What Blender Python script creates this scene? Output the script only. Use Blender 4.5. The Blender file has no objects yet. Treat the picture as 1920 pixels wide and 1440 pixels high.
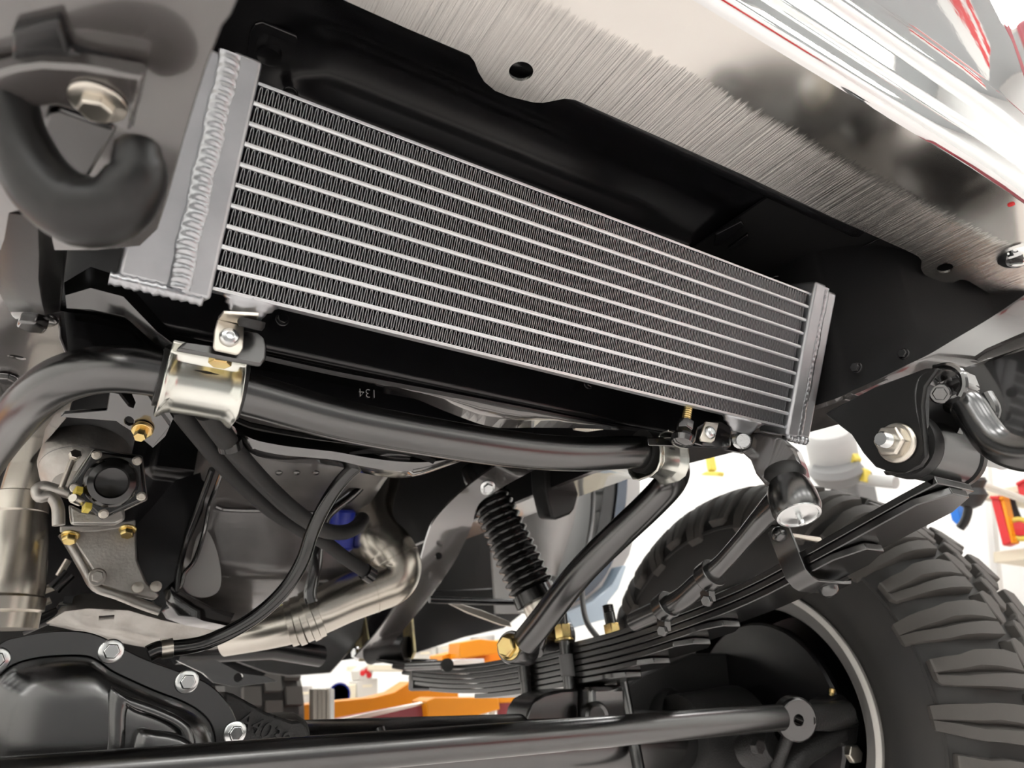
import bpy, bmesh, math, random
from mathutils import Vector as V, Matrix
random.seed(7)
SC = bpy.context.scene
COL = SC.collection

# ------------------------------------------------------------------ camera
F = 1330.0
RGT = V((0.86159848, -0.50758268, -0.00280921))
DWN = V((0.19397428, 0.33436678, -0.92226506))
FWD = V((0.46906507, 0.79407725, 0.38654789))
cam_d = bpy.data.cameras.new('camera')
cam = bpy.data.objects.new('camera', cam_d)
COL.objects.link(cam)
cam.matrix_world = Matrix(((RGT.x, -DWN.x, -FWD.x, 0), (RGT.y, -DWN.y, -FWD.y, 0), (RGT.z, -DWN.z, -FWD.z, 0), (0, 0, 0, 1)))
cam_d.sensor_width = 36.0
cam_d.lens = F / 1920 * 36.0
cam_d.clip_start = 0.02
cam_d.dof.use_dof = True
cam_d.dof.focus_distance = 0.72
cam_d.dof.aperture_fstop = 7.5
SC.camera = cam

# ------------------------------------------------------------------ world, exposure
W = bpy.data.worlds.new('world')
SC.world = W
W.use_nodes = True
W.node_tree.nodes['Background'].inputs[0].default_value = (1.0, 0.97, 0.93, 1)
W.node_tree.nodes['Background'].inputs[1].default_value = 0.35
SC.view_settings.view_transform = 'Standard'
SC.view_settings.look = 'None'
SC.view_settings.gamma = 1.0
SC.view_settings.use_curve_mapping = False
SC.view_settings.exposure = -0.62

# ------------------------------------------------------------------ materials
def mat(name, base, rough=0.5, metal=0.0, coat=0.0, bump=None, vary=None, emit=None, spec=0.5, stretch=None, rvary=None, coatr=0.08, ior=1.5, coati=1.5):
    m = bpy.data.materials.new(name)
    m.use_nodes = True
    nt = m.node_tree
    b = nt.nodes['Principled BSDF']
    b.inputs['Base Color'].default_value = (*base, 1)
    b.inputs['Roughness'].default_value = rough
    b.inputs['Metallic'].default_value = metal
    b.inputs['Coat Weight'].default_value = coat
    b.inputs['Coat Roughness'].default_value = coatr
    b.inputs['Specular IOR Level'].default_value = spec
    b.inputs['IOR'].default_value = ior
    b.inputs['Coat IOR'].default_value = coati
    if emit:
        b.inputs['Emission Color'].default_value = (*emit[0], 1)
        b.inputs['Emission Strength'].default_value = emit[1]
    tc = nt.nodes.new('ShaderNodeTexCoord')
    mp = nt.nodes.new('ShaderNodeMapping')
    nt.links.new(tc.outputs['Object'], mp.inputs[0])
    if stretch:
        mp.inputs['Scale'].default_value = stretch
    def noise(scale, detail=4):
        n = nt.nodes.new('ShaderNodeTexNoise')
        n.inputs['Scale'].default_value = scale
        n.inputs['Detail'].default_value = detail
        nt.links.new(mp.outputs[0], n.inputs['Vector'])
        return n
    if bump:
        n = noise(bump[0])
        bp = nt.nodes.new('ShaderNodeBump')
        bp.inputs['Strength'].default_value = bump[1]
        bp.inputs['Distance'].default_value = bump[2] if len(bump) > 2 else 0.001
        nt.links.new(n.outputs['Fac'], bp.inputs['Height'])
        nt.links.new(bp.outputs[0], b.inputs['Normal'])
    if vary:
        n = noise(vary[0])
        mx = nt.nodes.new('ShaderNodeMix')
        mx.data_type = 'RGBA'
        mx.inputs[6].default_value = (*base, 1)
        mx.inputs[7].default_value = (*vary[1], 1)
        rp = nt.nodes.new('ShaderNodeMapRange')
        rp.inputs[1].default_value = 0.4
        rp.inputs[2].default_value = 0.65
        nt.links.new(n.outputs['Fac'], rp.inputs[0])
        nt.links.new(rp.outputs[0], mx.inputs[0])
        nt.links.new(mx.outputs[2], b.inputs['Base Color'])
    if rvary:
        n = noise(rvary[0])
        rp = nt.nodes.new('ShaderNodeMapRange')
        rp.inputs[1].default_value = 0.35
        rp.inputs[2].default_value = 0.65
        rp.inputs[3].default_value = rvary[1]
        rp.inputs[4].default_value = rvary[2]
        nt.links.new(n.outputs['Fac'], rp.inputs[0])
        nt.links.new(rp.outputs[0], b.inputs['Roughness'])
    return m

BLK = mat('gloss_black_paint', (0.010, 0.0095, 0.0095), 0.2, coat=1.0, bump=(25, 0.06), coatr=0.06, ior=1.9, coati=1.75)
SAT = mat('satin_black_powdercoat', (0.002, 0.002, 0.002), 0.24, bump=(900, 0.08, 0.0003), ior=2.15)
CHS = mat('chassis_black_enamel', (0.006, 0.006, 0.007), 0.24, bump=(40, 0.05), spec=0.6)
CAST = mat('rough_black_casting', (0.018, 0.018, 0.018), 0.40, bump=(350, 0.5, 0.002))
RUB = mat('black_rubber', (0.010, 0.010, 0.010), 0.45)
LITB = mat('floor_lit_black_paint', (0.060, 0.054, 0.052), 0.24, coat=1.0, bump=(22, 0.05), coatr=0.07, ior=1.8, coati=1.75)  # chassis black lightened to carry the floor light on downward faces
PANM = mat('satin_pan_paint', (0.15, 0.14, 0.135), 0.3, coat=0.6, vary=(14, (0.10, 0.095, 0.09)), bump=(20, 0.04), ior=1.7)
SHADEB = mat('shaded_rail_black', (0.003, 0.003, 0.0035), 0.7, spec=0.25, bump=(300, 0.2, 0.0006))  # same black darkened and dulled, shade put into the paint
FORGE = mat('forged_black', (0.006, 0.006, 0.006), 0.36, bump=(200, 0.1, 0.0005))
HOSE = mat('glossy_black_hose', (0.005, 0.005, 0.005), 0.16, spec=0.8)
BRAID = mat('braided_black_sleeve', (0.010, 0.010, 0.010), 0.5, bump=(1400, 0.8, 0.001))
TYRE = mat('tyre_rubber', (0.036, 0.035, 0.033), 0.62, bump=(120, 0.15), vary=(9, (0.03, 0.03, 0.03)))
TYREP = mat('tyre_tread_rubber', (0.085, 0.079, 0.073), 0.7, bump=(150, 0.25))
ALU = mat('bare_aluminium', (0.50, 0.51, 0.53), 0.42, 1.0, bump=(500, 0.12, 0.0005), vary=(25, (0.44, 0.45, 0.47)))
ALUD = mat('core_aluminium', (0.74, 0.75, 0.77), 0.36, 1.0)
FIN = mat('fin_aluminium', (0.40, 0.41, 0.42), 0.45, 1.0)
WELD = mat('weld_aluminium', (0.44, 0.45, 0.47), 0.3, 1.0, bump=(200, 0.1))
CASTAL = mat('cast_aluminium', (0.50, 0.49, 0.46), 0.45, 1.0, bump=(250, 0.4, 0.001), vary=(30, (0.40, 0.38, 0.35)))
STEEL = mat('brushed_stainless', (0.66, 0.62, 0.55), 0.3, 1.0, bump=(60, 0.1))
PIPE = mat('exhaust_steel', (0.60, 0.57, 0.51), 0.27, 1.0, bump=(18, 0.05), vary=(5, (0.55, 0.51, 0.44)))
ZINC = mat('zinc_plate', (0.72, 0.73, 0.68), 0.24, 1.0, bump=(30, 0.06), vary=(12, (0.69, 0.70, 0.64)))
BOLT = mat('zinc_bolt', (0.74, 0.76, 0.76), 0.24, 1.0, bump=(500, 0.15, 0.0004))
GOLD = mat('yellow_zinc', (0.78, 0.62, 0.26), 0.25, 1.0, vary=(60, (0.72, 0.50, 0.22)))
GOLDD = mat('worn_yellow_zinc', (0.42, 0.36, 0.20), 0.38, 1.0, vary=(40, (0.30, 0.26, 0.17)))
CHROME = mat('chrome', (0.80, 0.815, 0.82), 0.035, 1.0, bump=(9, 0.06, 0.006))
SILV = mat('silver_wheel_paint', (0.72, 0.70, 0.66), 0.45, 0.0)
SILVD = mat('grey_wheel_barrel', (0.22, 0.215, 0.21), 0.45)
WHT = mat('white_paint', (0.78, 0.78, 0.76), 0.5)
GRYP = mat('light_grey_primer', (0.42, 0.42, 0.41), 0.5)
BLUE = mat('blue_body_paint', (0.012, 0.035, 0.07), 0.2, coat=1.0)
BLUEL = mat('pale_blue_body_paint', (0.45, 0.56, 0.66), 0.25, coat=0.6)
YEL = mat('lift_yellow_paint', (0.85, 0.30, 0.002), 0.42)
RED = mat('lift_burgundy_paint', (0.27, 0.05, 0.065), 0.45, vary=(6, (0.33, 0.08, 0.09)))
REDB = mat('bright_red', (0.62, 0.02, 0.025), 0.4)
BLUEB = mat('bright_blue', (0.01, 0.16, 0.62), 0.4)
BLUED = mat('oil_filter_blue', (0.02, 0.04, 0.40), 0.3)
YELB = mat('machine_yellow', (0.75, 0.60, 0.10), 0.45)
CARD = mat('white_carton', (0.60, 0.58, 0.54), 0.7)
CARDP = mat('printed_carton', (0.60, 0.58, 0.54), 0.6, vary=(9, (0.35, 0.33, 0.32)))
GREY = mat('grey_plastic', (0.18, 0.18, 0.18), 0.5)
WOOD = mat('cream_shelf', (0.72, 0.66, 0.52), 0.6)
FLOOR = mat('epoxy_floor', (0.77, 0.735, 0.72), 0.35, vary=(1.5, (0.73, 0.695, 0.68)))
WALL = mat('white_wall', (0.86, 0.86, 0.84), 0.7)
CEIL = mat('pale_grey_ceiling', (0.50, 0.53, 0.54), 0.8)
LAMP = mat('lamp_diffuser', (1, 1, 1), 0.5, emit=((1.0, 0.985, 0.96), 22.0))
MARK = mat('pale_marker', (0.55, 0.55, 0.52), 0.6)
YPAINT = mat('yellow_paint_mark', (0.75, 0.66, 0.22), 0.5)

# brushed underside of the bumper: scratches run fore and aft on the rear part only
def brushed():
    m = bpy.data.materials.new('brushed_chrome')
    m.use_nodes = True
    nt = m.node_tree
    b = nt.nodes['Principled BSDF']
    b.inputs['Base Color'].default_value = (0.80, 0.78, 0.74, 1)
    b.inputs['Metallic'].default_value = 1.0
    tc = nt.nodes.new('ShaderNodeTexCoord')
    sx = nt.nodes.new('ShaderNodeSeparateXYZ')
    nt.links.new(tc.outputs['Object'], sx.inputs[0])
    mp = nt.nodes.new('ShaderNodeMapping')
    mp.inputs['Scale'].default_value = (1.0, 0.0025, 1.0)
    nt.links.new(tc.outputs['Object'], mp.inputs[0])
    n1 = nt.nodes.new('ShaderNodeTexNoise')
    n1.inputs['Scale'].default_value = 380
    n1.inputs['Detail'].default_value = 5
    n1.inputs['Roughness'].default_value = 0.65
    nt.links.new(mp.outputs[0], n1.inputs['Vector'])
    # ragged start line of the scratches
    n2 = nt.nodes.new('ShaderNodeTexNoise')
    n2.noise_dimensions = '1D'
    n2.inputs['Scale'].default_value = 160
    n2.inputs['Detail'].default_value = 2
    nt.links.new(sx.outputs['X'], n2.inputs['W'])
    ad = nt.nodes.new('ShaderNodeMath'); ad.operation = 'MULTIPLY_ADD'
    ad.inputs[1].default_value = 0.012
    nt.links.new(n2.outputs['Fac'], ad.inputs[0])
    nt.links.new(sx.outputs['Y'], ad.inputs[2])
    mr = nt.nodes.new('ShaderNodeMapRange')
    mr.inputs[1].default_value = 0.322
    mr.inputs[2].default_value = 0.336
    nt.links.new(ad.outputs[0], mr.inputs[0])
    st = nt.nodes.new('ShaderNodeMath'); st.operation = 'MULTIPLY'
    st.inputs[1].default_value = 0.8
    nt.links.new(mr.outputs[0], st.inputs[0])
    bp = nt.nodes.new('ShaderNodeBump')
    bp.inputs['Distance'].default_value = 0.0012
    nt.links.new(st.outputs[0], bp.inputs['Strength'])
    nt.links.new(n1.outputs['Fac'], bp.inputs['Height'])
    nt.links.new(bp.outputs[0], b.inputs['Normal'])
    rr = nt.nodes.new('ShaderNodeMapRange')
    rr.inputs[3].default_value = 0.13
    rr.inputs[4].default_value = 0.17
    nt.links.new(mr.outputs[0], rr.inputs[0])
    nt.links.new(rr.outputs[0], b.inputs['Roughness'])
    return m
BRUSH = brushed()

# ------------------------------------------------------------------ helpers
def P(px, py, X=None, Y=None, Z=None, d=None):
    q = RGT * ((px - 960) / F) + DWN * ((py - 720) / F) + FWD
    if X is not None: t = X / q.x
    elif Y is not None: t = Y / q.y
    elif Z is not None: t = Z / q.z
    else: t = d
    return q * t

def PL(px, py, o, n):
    q = RGT * ((px - 960) / F) + DWN * ((py - 720) / F) + FWD
    return q * (o.dot(n) / q.dot(n))

def frame(axis, hint=None):
    z = V(axis).normalized()
    h = V(hint) if hint else (V((0, 0, 1)) if abs(z.z) < 0.9 else V((1, 0, 0)))
    x = (h - z * h.dot(z)).normalized()
    return x, z.cross(x), z

def cat(pts, n=8, closed=False):
    pts = [V(p) for p in pts]
    out = []
    m = len(pts)
    rng = range(m if closed else m - 1)
    for i in rng:
        if closed:
            a, b, c, d = pts[(i - 1) % m], pts[i], pts[(i + 1) % m], pts[(i + 2) % m]
        else:
            b, c = pts[i], pts[i + 1]
            a = pts[i - 1] if i else b * 2 - c
            d = pts[i + 2] if i + 2 < m else c * 2 - b
        for k in range(n):
            t = k / n
            out.append(0.5 * ((2 * b) + (c - a) * t + (2 * a - 5 * b + 4 * c - d) * t * t + (3 * b - a - 3 * c + d) * t ** 3))
    if not closed:
        out.append(pts[-1])
    return out

def interp(vals, n):
    out = []
    for i in range(len(vals) - 1):
        for k in range(n):
            out.append(vals[i] + (vals[i + 1] - vals[i]) * k / n)
    out.append(vals[-1])
    return out

def B():
    return bmesh.new()

def loft(bm, rings, close=True, caps=True, loop=False):
    vs = [[bm.verts.new(p) for p in r] for r in rings]
    m = len(vs[0])
    n = len(vs)
    for i in range(n if loop else n - 1):
        j = (i + 1) % n
        for k in range(m if close else m - 1):
            l = (k + 1) % m
            try: bm.faces.new((vs[i][k], vs[i][l], vs[j][l], vs[j][k]))
            except ValueError: pass
    if caps and close and not loop:
        try:
            bm.faces.new(list(reversed(vs[0])))
            bm.faces.new(vs[-1])
        except ValueError: pass
    return bm

def tube(bm, pts, r, n=16, caps=True, hint=None, loop=False, flat=1.0):
    pts = [V(p) for p in pts]
    m = len(pts)
    rs = r if isinstance(r, (list, tuple)) else [r] * m
    rings = []
    x = None
    for i in range(m):
        if loop: t = (pts[(i + 1) % m] - pts[i - 1]).normalized()
        else: t = (pts[min(i + 1, m - 1)] - pts[max(i - 1, 0)]).normalized()
        if x is None:
            x, y, _ = frame(t, hint)
        else:
            x = (x - t * x.dot(t)).normalized()
            y = t.cross(x)
        rings.append([pts[i] + (x * math.cos(2 * math.pi * k / n) + y * math.sin(2 * math.pi * k / n) * flat) * rs[i] for k in range(n)])
    return loft(bm, rings, True, caps, loop)

def cyl(bm, a, b, r0, r1=None, n=24):
    a, b = V(a), V(b)
    return tube(bm, [a, b], [r0, r0 if r1 is None else r1], n)

def lathe(bm, prof, o, axis, n=32, caps=True, hint=None):
    o = V(o)
    x, y, z = frame(axis, hint)
    rings = [[o + z * h + (x * math.cos(2 * math.pi * k / n) + y * math.sin(2 * math.pi * k / n)) * r for k in range(n)] for r, h in prof]
    return loft(bm, rings, True, caps)

def box(bm, c, s, ax=None):
    c = V(c)
    ax = ax or (V((1, 0, 0)), V((0, 1, 0)), V((0, 0, 1)))
    sx, sy, sz = [v / 2 for v in s]
    def p(i, j, k): return c + ax[0] * (i * sx) + ax[1] * (j * sy) + ax[2] * (k * sz)
    r0 = [p(-1, -1, -1), p(1, -1, -1), p(1, 1, -1), p(-1, 1, -1)]
    r1 = [p(-1, -1, 1), p(1, -1, 1), p(1, 1, 1), p(-1, 1, 1)]
    return loft(bm, [r0, r1])

def hexp(bm, c, axis, af, h, rot=0.0, dome=True):
    x, y, z = frame(axis)
    c = V(c)
    r = af / math.sqrt(3)
    def ring(s, hh): return [c + z * hh + (x * math.cos(rot + k * math.pi / 3) + y * math.sin(rot + k * math.pi / 3)) * r * s for k in range(6)]
    rings = [ring(1, 0), ring(1, h * 0.86), ring(0.9, h)]
    return loft(bm, rings)

def plate(bm, outline, thick, holes=()):
    """outline, holes: lists of 3D points in one plane; thick: vector"""
    edges = []
    for loop in [outline] + list(holes):
        vs = [bm.verts.new(p) for p in loop]
        for i in range(len(vs)):
            edges.append(bm.edges.new((vs[i], vs[(i + 1) % len(vs)])))
    g = bmesh.ops.triangle_fill(bm, use_beauty=True, use_dissolve=False, edges=edges)
    fs = [e for e in g['geom'] if isinstance(e, bmesh.types.BMFace)]
    ex = bmesh.ops.extrude_face_region(bm, geom=fs, use_keep_orig=True)
    nv = [e for e in ex['geom'] if isinstance(e, bmesh.types.BMVert)]
    bmesh.ops.translate(bm, verts=nv, vec=V(thick))
    return bm

def circle(c, axis, r, n=20, hint=None, ry=None):
    x, y, z = frame(axis, hint)
    return [V(c) + x * (r * math.cos(2 * math.pi * k / n)) + y * ((ry or r) * math.sin(2 * math.pi * k / n)) for k in range(n)]

def thing(name, label, cat_, loc=(0, 0, 0), group=None, kind=None):
    o = bpy.data.objects.new(name, None)
    o.empty_display_size = 0.02
    COL.objects.link(o)
    o.location = loc
    o['label'] = label
    o['category'] = cat_
    if group: o['group'] = group
    if kind: o['kind'] = kind
    return o

def mk(name, bm, m, parent=None, label=None, cat_=None, group=None, kind=None, bevel=0.0, seg=2, smooth=35, ang=35):
    bmesh.ops.remove_doubles(bm, verts=bm.verts, dist=1e-6)
    bmesh.ops.recalc_face_normals(bm, faces=bm.faces)
    me = bpy.data.meshes.new(name)
    bm.to_mesh(me)
    bm.free()
    me.materials.append(m)
    if smooth:
        me.polygons.foreach_set('use_smooth', [True] * len(me.polygons))
        me.set_sharp_from_angle(angle=math.radians(smooth))
    o = bpy.data.objects.new(name, me)
    COL.objects.link(o)
    if parent:
        o.parent = parent
        # part meshes hold world coordinates: only the Empty at a thing's base is offset
        off = V(parent.location) if parent.parent is None else V((0, 0, 0))
        o.matrix_parent_inverse = Matrix.Translation(-off)
    if label: o['label'] = label
    if cat_: o['category'] = cat_
    if group: o['group'] = group
    if kind: o['kind'] = kind
    if bevel:
        md = o.modifiers.new('bevel', 'BEVEL')
        md.width = bevel
        md.segments = seg
        md.limit_method = 'ANGLE'
        md.angle_limit = math.radians(ang)
        md.use_clamp_overlap = True
    return o

def bolt(name, parent, c, axis, af, h, m=BOLT, flange=None, rot=0.3, label=None):
    bm = B()
    c = V(c); ax = V(axis).normalized()
    z0 = 0.0
    if flange:
        lathe(bm, [(flange, 0), (flange, h * 0.18), (flange * 0.86, h * 0.3), (0.0005, h * 0.3)], c, ax, 28)
        z0 = h * 0.25
    hexp(bm, c + ax * z0, ax, af, h - z0, rot)
    return mk(name, bm, m, parent, label=label, bevel=af * 0.04)

def stud(name, parent, c, axis, r, h, m=BOLT, turns=8):
    bm = B()
    prof = [(0.0004, 0)]
    for i in range(turns):
        prof += [(r, h * (i + 0.1) / turns), (r * 0.86, h * (i + 0.6) / turns)]
    prof += [(r * 0.8, h), (0.0004, h)]
    lathe(bm, prof, c, axis, 16)
    return mk(name, bm, m, parent)

# ------------------------------------------------------------------ the workshop
XW0, XW1, YW0, YW1, ZF, ZC = -4.5, 4.2, -4.5, 6.0, -1.3, 3.2
def wallbox(name, c, s, m):
    o = mk(name, box(B(), c, s), m, kind='structure', smooth=0)
    return o
cx, cy = (XW0 + XW1) / 2, (YW0 + YW1) / 2
wallbox('floor', (cx, cy, ZF - 0.05), (XW1 - XW0 + .4, YW1 - YW0 + .4, 0.1), FLOOR)
wallbox('ceiling', (cx, cy, ZC + 0.05), (XW1 - XW0 + .4, YW1 - YW0 + .4, 0.1), CEIL)
wallbox('wall_left', (XW0 - 0.05, cy, (ZF + ZC) / 2), (0.1, YW1 - YW0, ZC - ZF), WALL)
wallbox('wall_right', (XW1 + 0.05, cy, (ZF + ZC) / 2), (0.1, YW1 - YW0, ZC - ZF), WALL)
wallbox('wall_back', (cx, YW1 + 0.05, (ZF + ZC) / 2), (XW1 - XW0 + .2, 0.1, ZC - ZF), WALL)
wallbox('wall_front', (cx, YW0 - 0.05, (ZF + ZC) / 2), (XW1 - XW0 + .2, 0.1, ZC - ZF), WALL)
for i in range(4):
    for j in range(5):
        x = XW0 + 1.1 + i * 2.15
        y = YW0 + 0.9 + j * 2.15
        names = ['left', 'left middle', 'right middle', 'right']
        t = thing('ceiling_light', 'white ceiling light panel, row %s, %s from the front wall' % (names[i], ['first', 'second', 'third', 'fourth', 'fifth'][j]), 'ceiling light', (x, y, ZC), 'ceiling light panels')
        mk('diffuser', box(B(), (x, y, ZC - 0.03), (1.2, 0.6, 0.02)), LAMP, t, smooth=0)
        bm = B()
        for sx, sy, w, l in ((-.615, 0, .03, .66), (.615, 0, .03, .66), (0, -.315, 1.2, .03), (0, .315, 1.2, .03)):
            box(bm, (x + sx, y + sy, ZC - 0.025), (w, l, 0.05))
        mk('light_frame', bm, WHT, t, smooth=0)

# added roller door in the front wall, lift posts either side of the truck, added red tool chest
ADDED_DOOR = mat('added_dark_door', (0.24, 0.245, 0.25), 0.5)  # unseen door added to darken the low front reflections
dr = thing('added_door', 'added dark grey slatted roller door on the unseen front wall', 'door', (0.4, YW0 + 0.03, ZF), kind='structure')
for i in range(14):
    z = ZF + 0.12 + i * 0.225
    mk('slat', box(B(), (0.6, YW0 + 0.03 + 0.004 * (i % 2), z), (5.2, 0.05, 0.205)), ADDED_DOOR, dr, bevel=0.02)
for x, lab in ((-1.75, 'tall burgundy lift post standing left of the truck'), (3.0, 'tall burgundy lift post standing right of the truck')):
    yp = 2.9 if x < 0 else 0.6
    t = thing('lift_post', lab, 'lift post', (x, yp, ZF), 'two-post lift columns')
    mk('column', box(B(), (x, yp, ZF + 1.9), (0.26, 0.36, 3.8)), RED, t, bevel=0.02)
    mk('base_plate', box(B(), (x, yp, ZF + 0.015), (0.6, 0.6, 0.03)), RED, t, bevel=0.004)
    mk('carriage', box(B(), (x, yp, ZF + 1.15), (0.32, 0.44, 0.5)), YEL, t, bevel=0.015)
tcst = thing('added_tool_chest', 'added red drawer tool chest against the unseen front wall', 'tool chest', (3.55, YW0 + 0.5, ZF), None)  # unseen chest added to give the chrome something to reflect
mk('cabinet', box(B(), (3.55, YW0 + 0.35, ZF + 0.62), (0.95, 0.5, 1.1)), REDB, tcst, bevel=0.01)
for i in range(5):
    d = mk('drawer', box(B(), (3.55, YW0 + 0.61, ZF + 0.20 + i * 0.205), (0.88, 0.02, 0.185)), REDB, tcst, bevel=0.004)
    mk('handle', box(B(), (3.55, YW0 + 0.63, ZF + 0.26 + i * 0.205), (0.80, 0.02, 0.02)), STEEL, d)
for x in (3.15, 3.95):
    mk('caster', lathe(B(), [(0.01, -0.02), (0.04, -0.02), (0.04, 0.02), (0.01, 0.02)], (x, YW0 + 0.4, ZF + 0.04), (0, 1, 0), 20), RUB, tcst)

# hanging banner, only met as a reflection in the bumper
bn = thing('hanging_banner', 'white hanging banner with bold red stripes below the ceiling lights', 'banner', (3.2, -0.6, 2.6))
r1 = V((0.8616, 0.5076, -0.0028)); r2 = V((0.194, -0.3344, -0.9223))
rx = (r1 * 0.82 + r2 * 0.57).normalized(); ry = (r1 * -0.57 + r2 * 0.82).normalized(); rn = rx.cross(ry)
c0 = V((3.05, -0.53, 2.80)) + r1 * 0.19 - r2 * 0.10
mk('sheet', box(B(), c0, (0.50, 0.34, 0.004), (rx, ry, rn)), WHT, bn)
for k in (-0.10, 0.03):
    mk('red_stripe', box(B(), c0 + ry * k, (0.50, 0.07, 0.010), (rx, ry, rn)), REDB, bn)
for sx in (-0.22, 0.22):
    p = c0 + rx * sx
    mk('cord', tube(B(), [p, V((p.x, p.y, ZC))], 0.004, 8), STEEL, bn)


# ------------------------------------------------------------------ chrome front bumper
ZB = 0.483
bump_t = thing('front_bumper', 'polished chrome front bumper with a brushed lower flange', 'bumper', (0.2, 0.3, ZB))
edge_px = [(640, -2), (760, 52), (880, 103), (890, 116), (897, 135), (908, 153), (928, 170), (955, 181), (1000, 192), (1018, 193), (1038, 189), (1058, 185), (1078, 187),
           (1250, 263), (1400, 331), (1560, 407), (1700, 470), (1722, 481), (1729, 490), (1727, 503), (1733, 515), (1750, 523), (1770, 530), (1788, 530), (1802, 524), (1815, 526), (1850, 548), (1880, 564), (1898, 568), (1919, 564)]
ol = [V((-0.55, 0.40, ZB))] + [P(a, b, Z=ZB) for a, b in edge_px] + [V((1.10, 0.40, ZB)), V((1.10, 0.34, ZB)), V((1.02, 0.305, ZB)), V((0.93, 0.280, ZB)), V((0.83, 0.268, ZB)), V((0.70, 0.264, ZB)), V((-0.55, 0.264, ZB))]
h1 = P(977, 134, Z=ZB); h2 = P(1772, 503, Z=ZB)
bm = plate(B(), ol, (0, 0, 0.003), [circle(h1, (0, 0, 1), 0.0105, 24), circle(h2, (0, 0, 1), 0.0135, 24, hint=(1, 0.25, 0), ry=0.009)])
mk('lower_flange', bm, BRUSH, bump_t, smooth=0, label='brushed chrome lower flange with bolt holes')
# face: profile swept along the bumper, wrapping back at the right end
prof = [(0.000, 0.0), (-0.0025, 0.0002), (-0.005, 0.0009), (-0.0075, 0.0022), (-0.0095, 0.0040), (-0.0110, 0.0065), (-0.0118, 0.0095), (-0.0120, 0.013), (-0.0122, 0.028), (-0.0118, 0.031), (-0.0105, 0.034), (-0.0090, 0.036), (-0.0084, 0.039), (-0.0090, 0.042), (-0.0105, 0.044), (-0.0120, 0.047), (-0.0126, 0.051),
        (-0.0132, 0.074), (-0.0140, 0.078), (-0.0165, 0.082), (-0.0190, 0.085), (-0.0205, 0.089), (-0.0210, 0.094), (-0.0212, 0.120), (-0.0206, 0.125), (-0.0185, 0.129), (-0.0165, 0.132), (-0.0155, 0.137), (-0.0155, 0.145), (-0.0190, 0.30), (-0.0200, 0.40), (-0.015, 0.42), (0.03, 0.43)]
path = [(-0.55, 0.264), (0.3, 0.264), (0.70, 0.264), (0.78, 0.2655), (0.83, 0.268), (0.88, 0.273), (0.93, 0.280), (0.98, 0.291), (1.02, 0.305), (1.06, 0.325), (1.10, 0.36), (1.12, 0.42)]
rings = []
for i, (x, y) in enumerate(path):
    a = V(path[max(i - 1, 0)]); b = V(path[min(i + 1, len(path) - 1)])
    d = (b - a).normalized(); nrm = V((-d.y, d.x))
    rings.append([V((x - (-nrm.x) * o, y + nrm.y * o, ZB + z)) for o, z in prof])
mk('bumper_face', loft(B(), rings, close=False, caps=False), CHROME, bump_t, smooth=50)
# round polished carriage bolt at the right end
c = P(1912, 478, Z=ZB)
mk('carriage_bolt', lathe(B(), [(0.024, 0.004), (0.024, -0.002), (0.020, -0.007), (0.012, -0.011), (0.0004, -0.0125)], c, (0, 0, 1), 32), CHROME, bump_t)
c2 = P(1896, 383, Z=ZB)
mk('badge_light', lathe(B(), [(0.0035, 0.0), (0.0035, -0.001), (0.0004, -0.002)], c2, (0, 0, 1), 20), REDB, bump_t)

# ------------------------------------------------------------------ front valance and crossmember
val = thing('front_crossmember', 'black pressed-steel front crossmember above and behind the oil cooler', 'crossmember', (0.37, 0.55, 0.5))
prof = [(0.395, 0.505), (0.400, 0.500), (0.412, 0.4985), (0.420, 0.503), (0.428, 0.514), (0.440, 0.523), (0.458, 0.526), (0.470, 0.530), (0.478, 0.540), (0.500, 0.545),
        (0.530, 0.543), (0.545, 0.537), (0.552, 0.527), (0.566, 0.521), (0.580, 0.524), (0.590, 0.533), (0.640, 0.54), (0.655, 0.53), (0.66, 0.51), (0.664, 0.42), (0.668, 0.31), (0.671, 0.300)]
xs = [-0.13, -0.05, 0.0, 0.05, 0.08, 0.095, 0.11, 0.14, 0.3, 0.5, 0.6, 0.65, 0.70, 0.735]
rings = []
for x in xs:
    # the pressed ribs fade out towards both ends
    k = max(0.0, min(1.0, (x - 0.05) / 0.06)) * max(0.0, min(1.0, (0.66 - x) / 0.1))
    ring = []
    for i, (y, z) in enumerate(prof):
        zf = 0.52 if 4 <= i <= 17 else z
        ring.append(V((x, y, zf + (z - zf) * k)))
    rings.append(ring)
o = mk('pressed_panel', loft(B(), rings, close=False, caps=False), CHS, val, smooth=50)
md = o.modifiers.new('sol', 'SOLIDIFY'); md.thickness = 0.003; md.offset = 1
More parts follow.
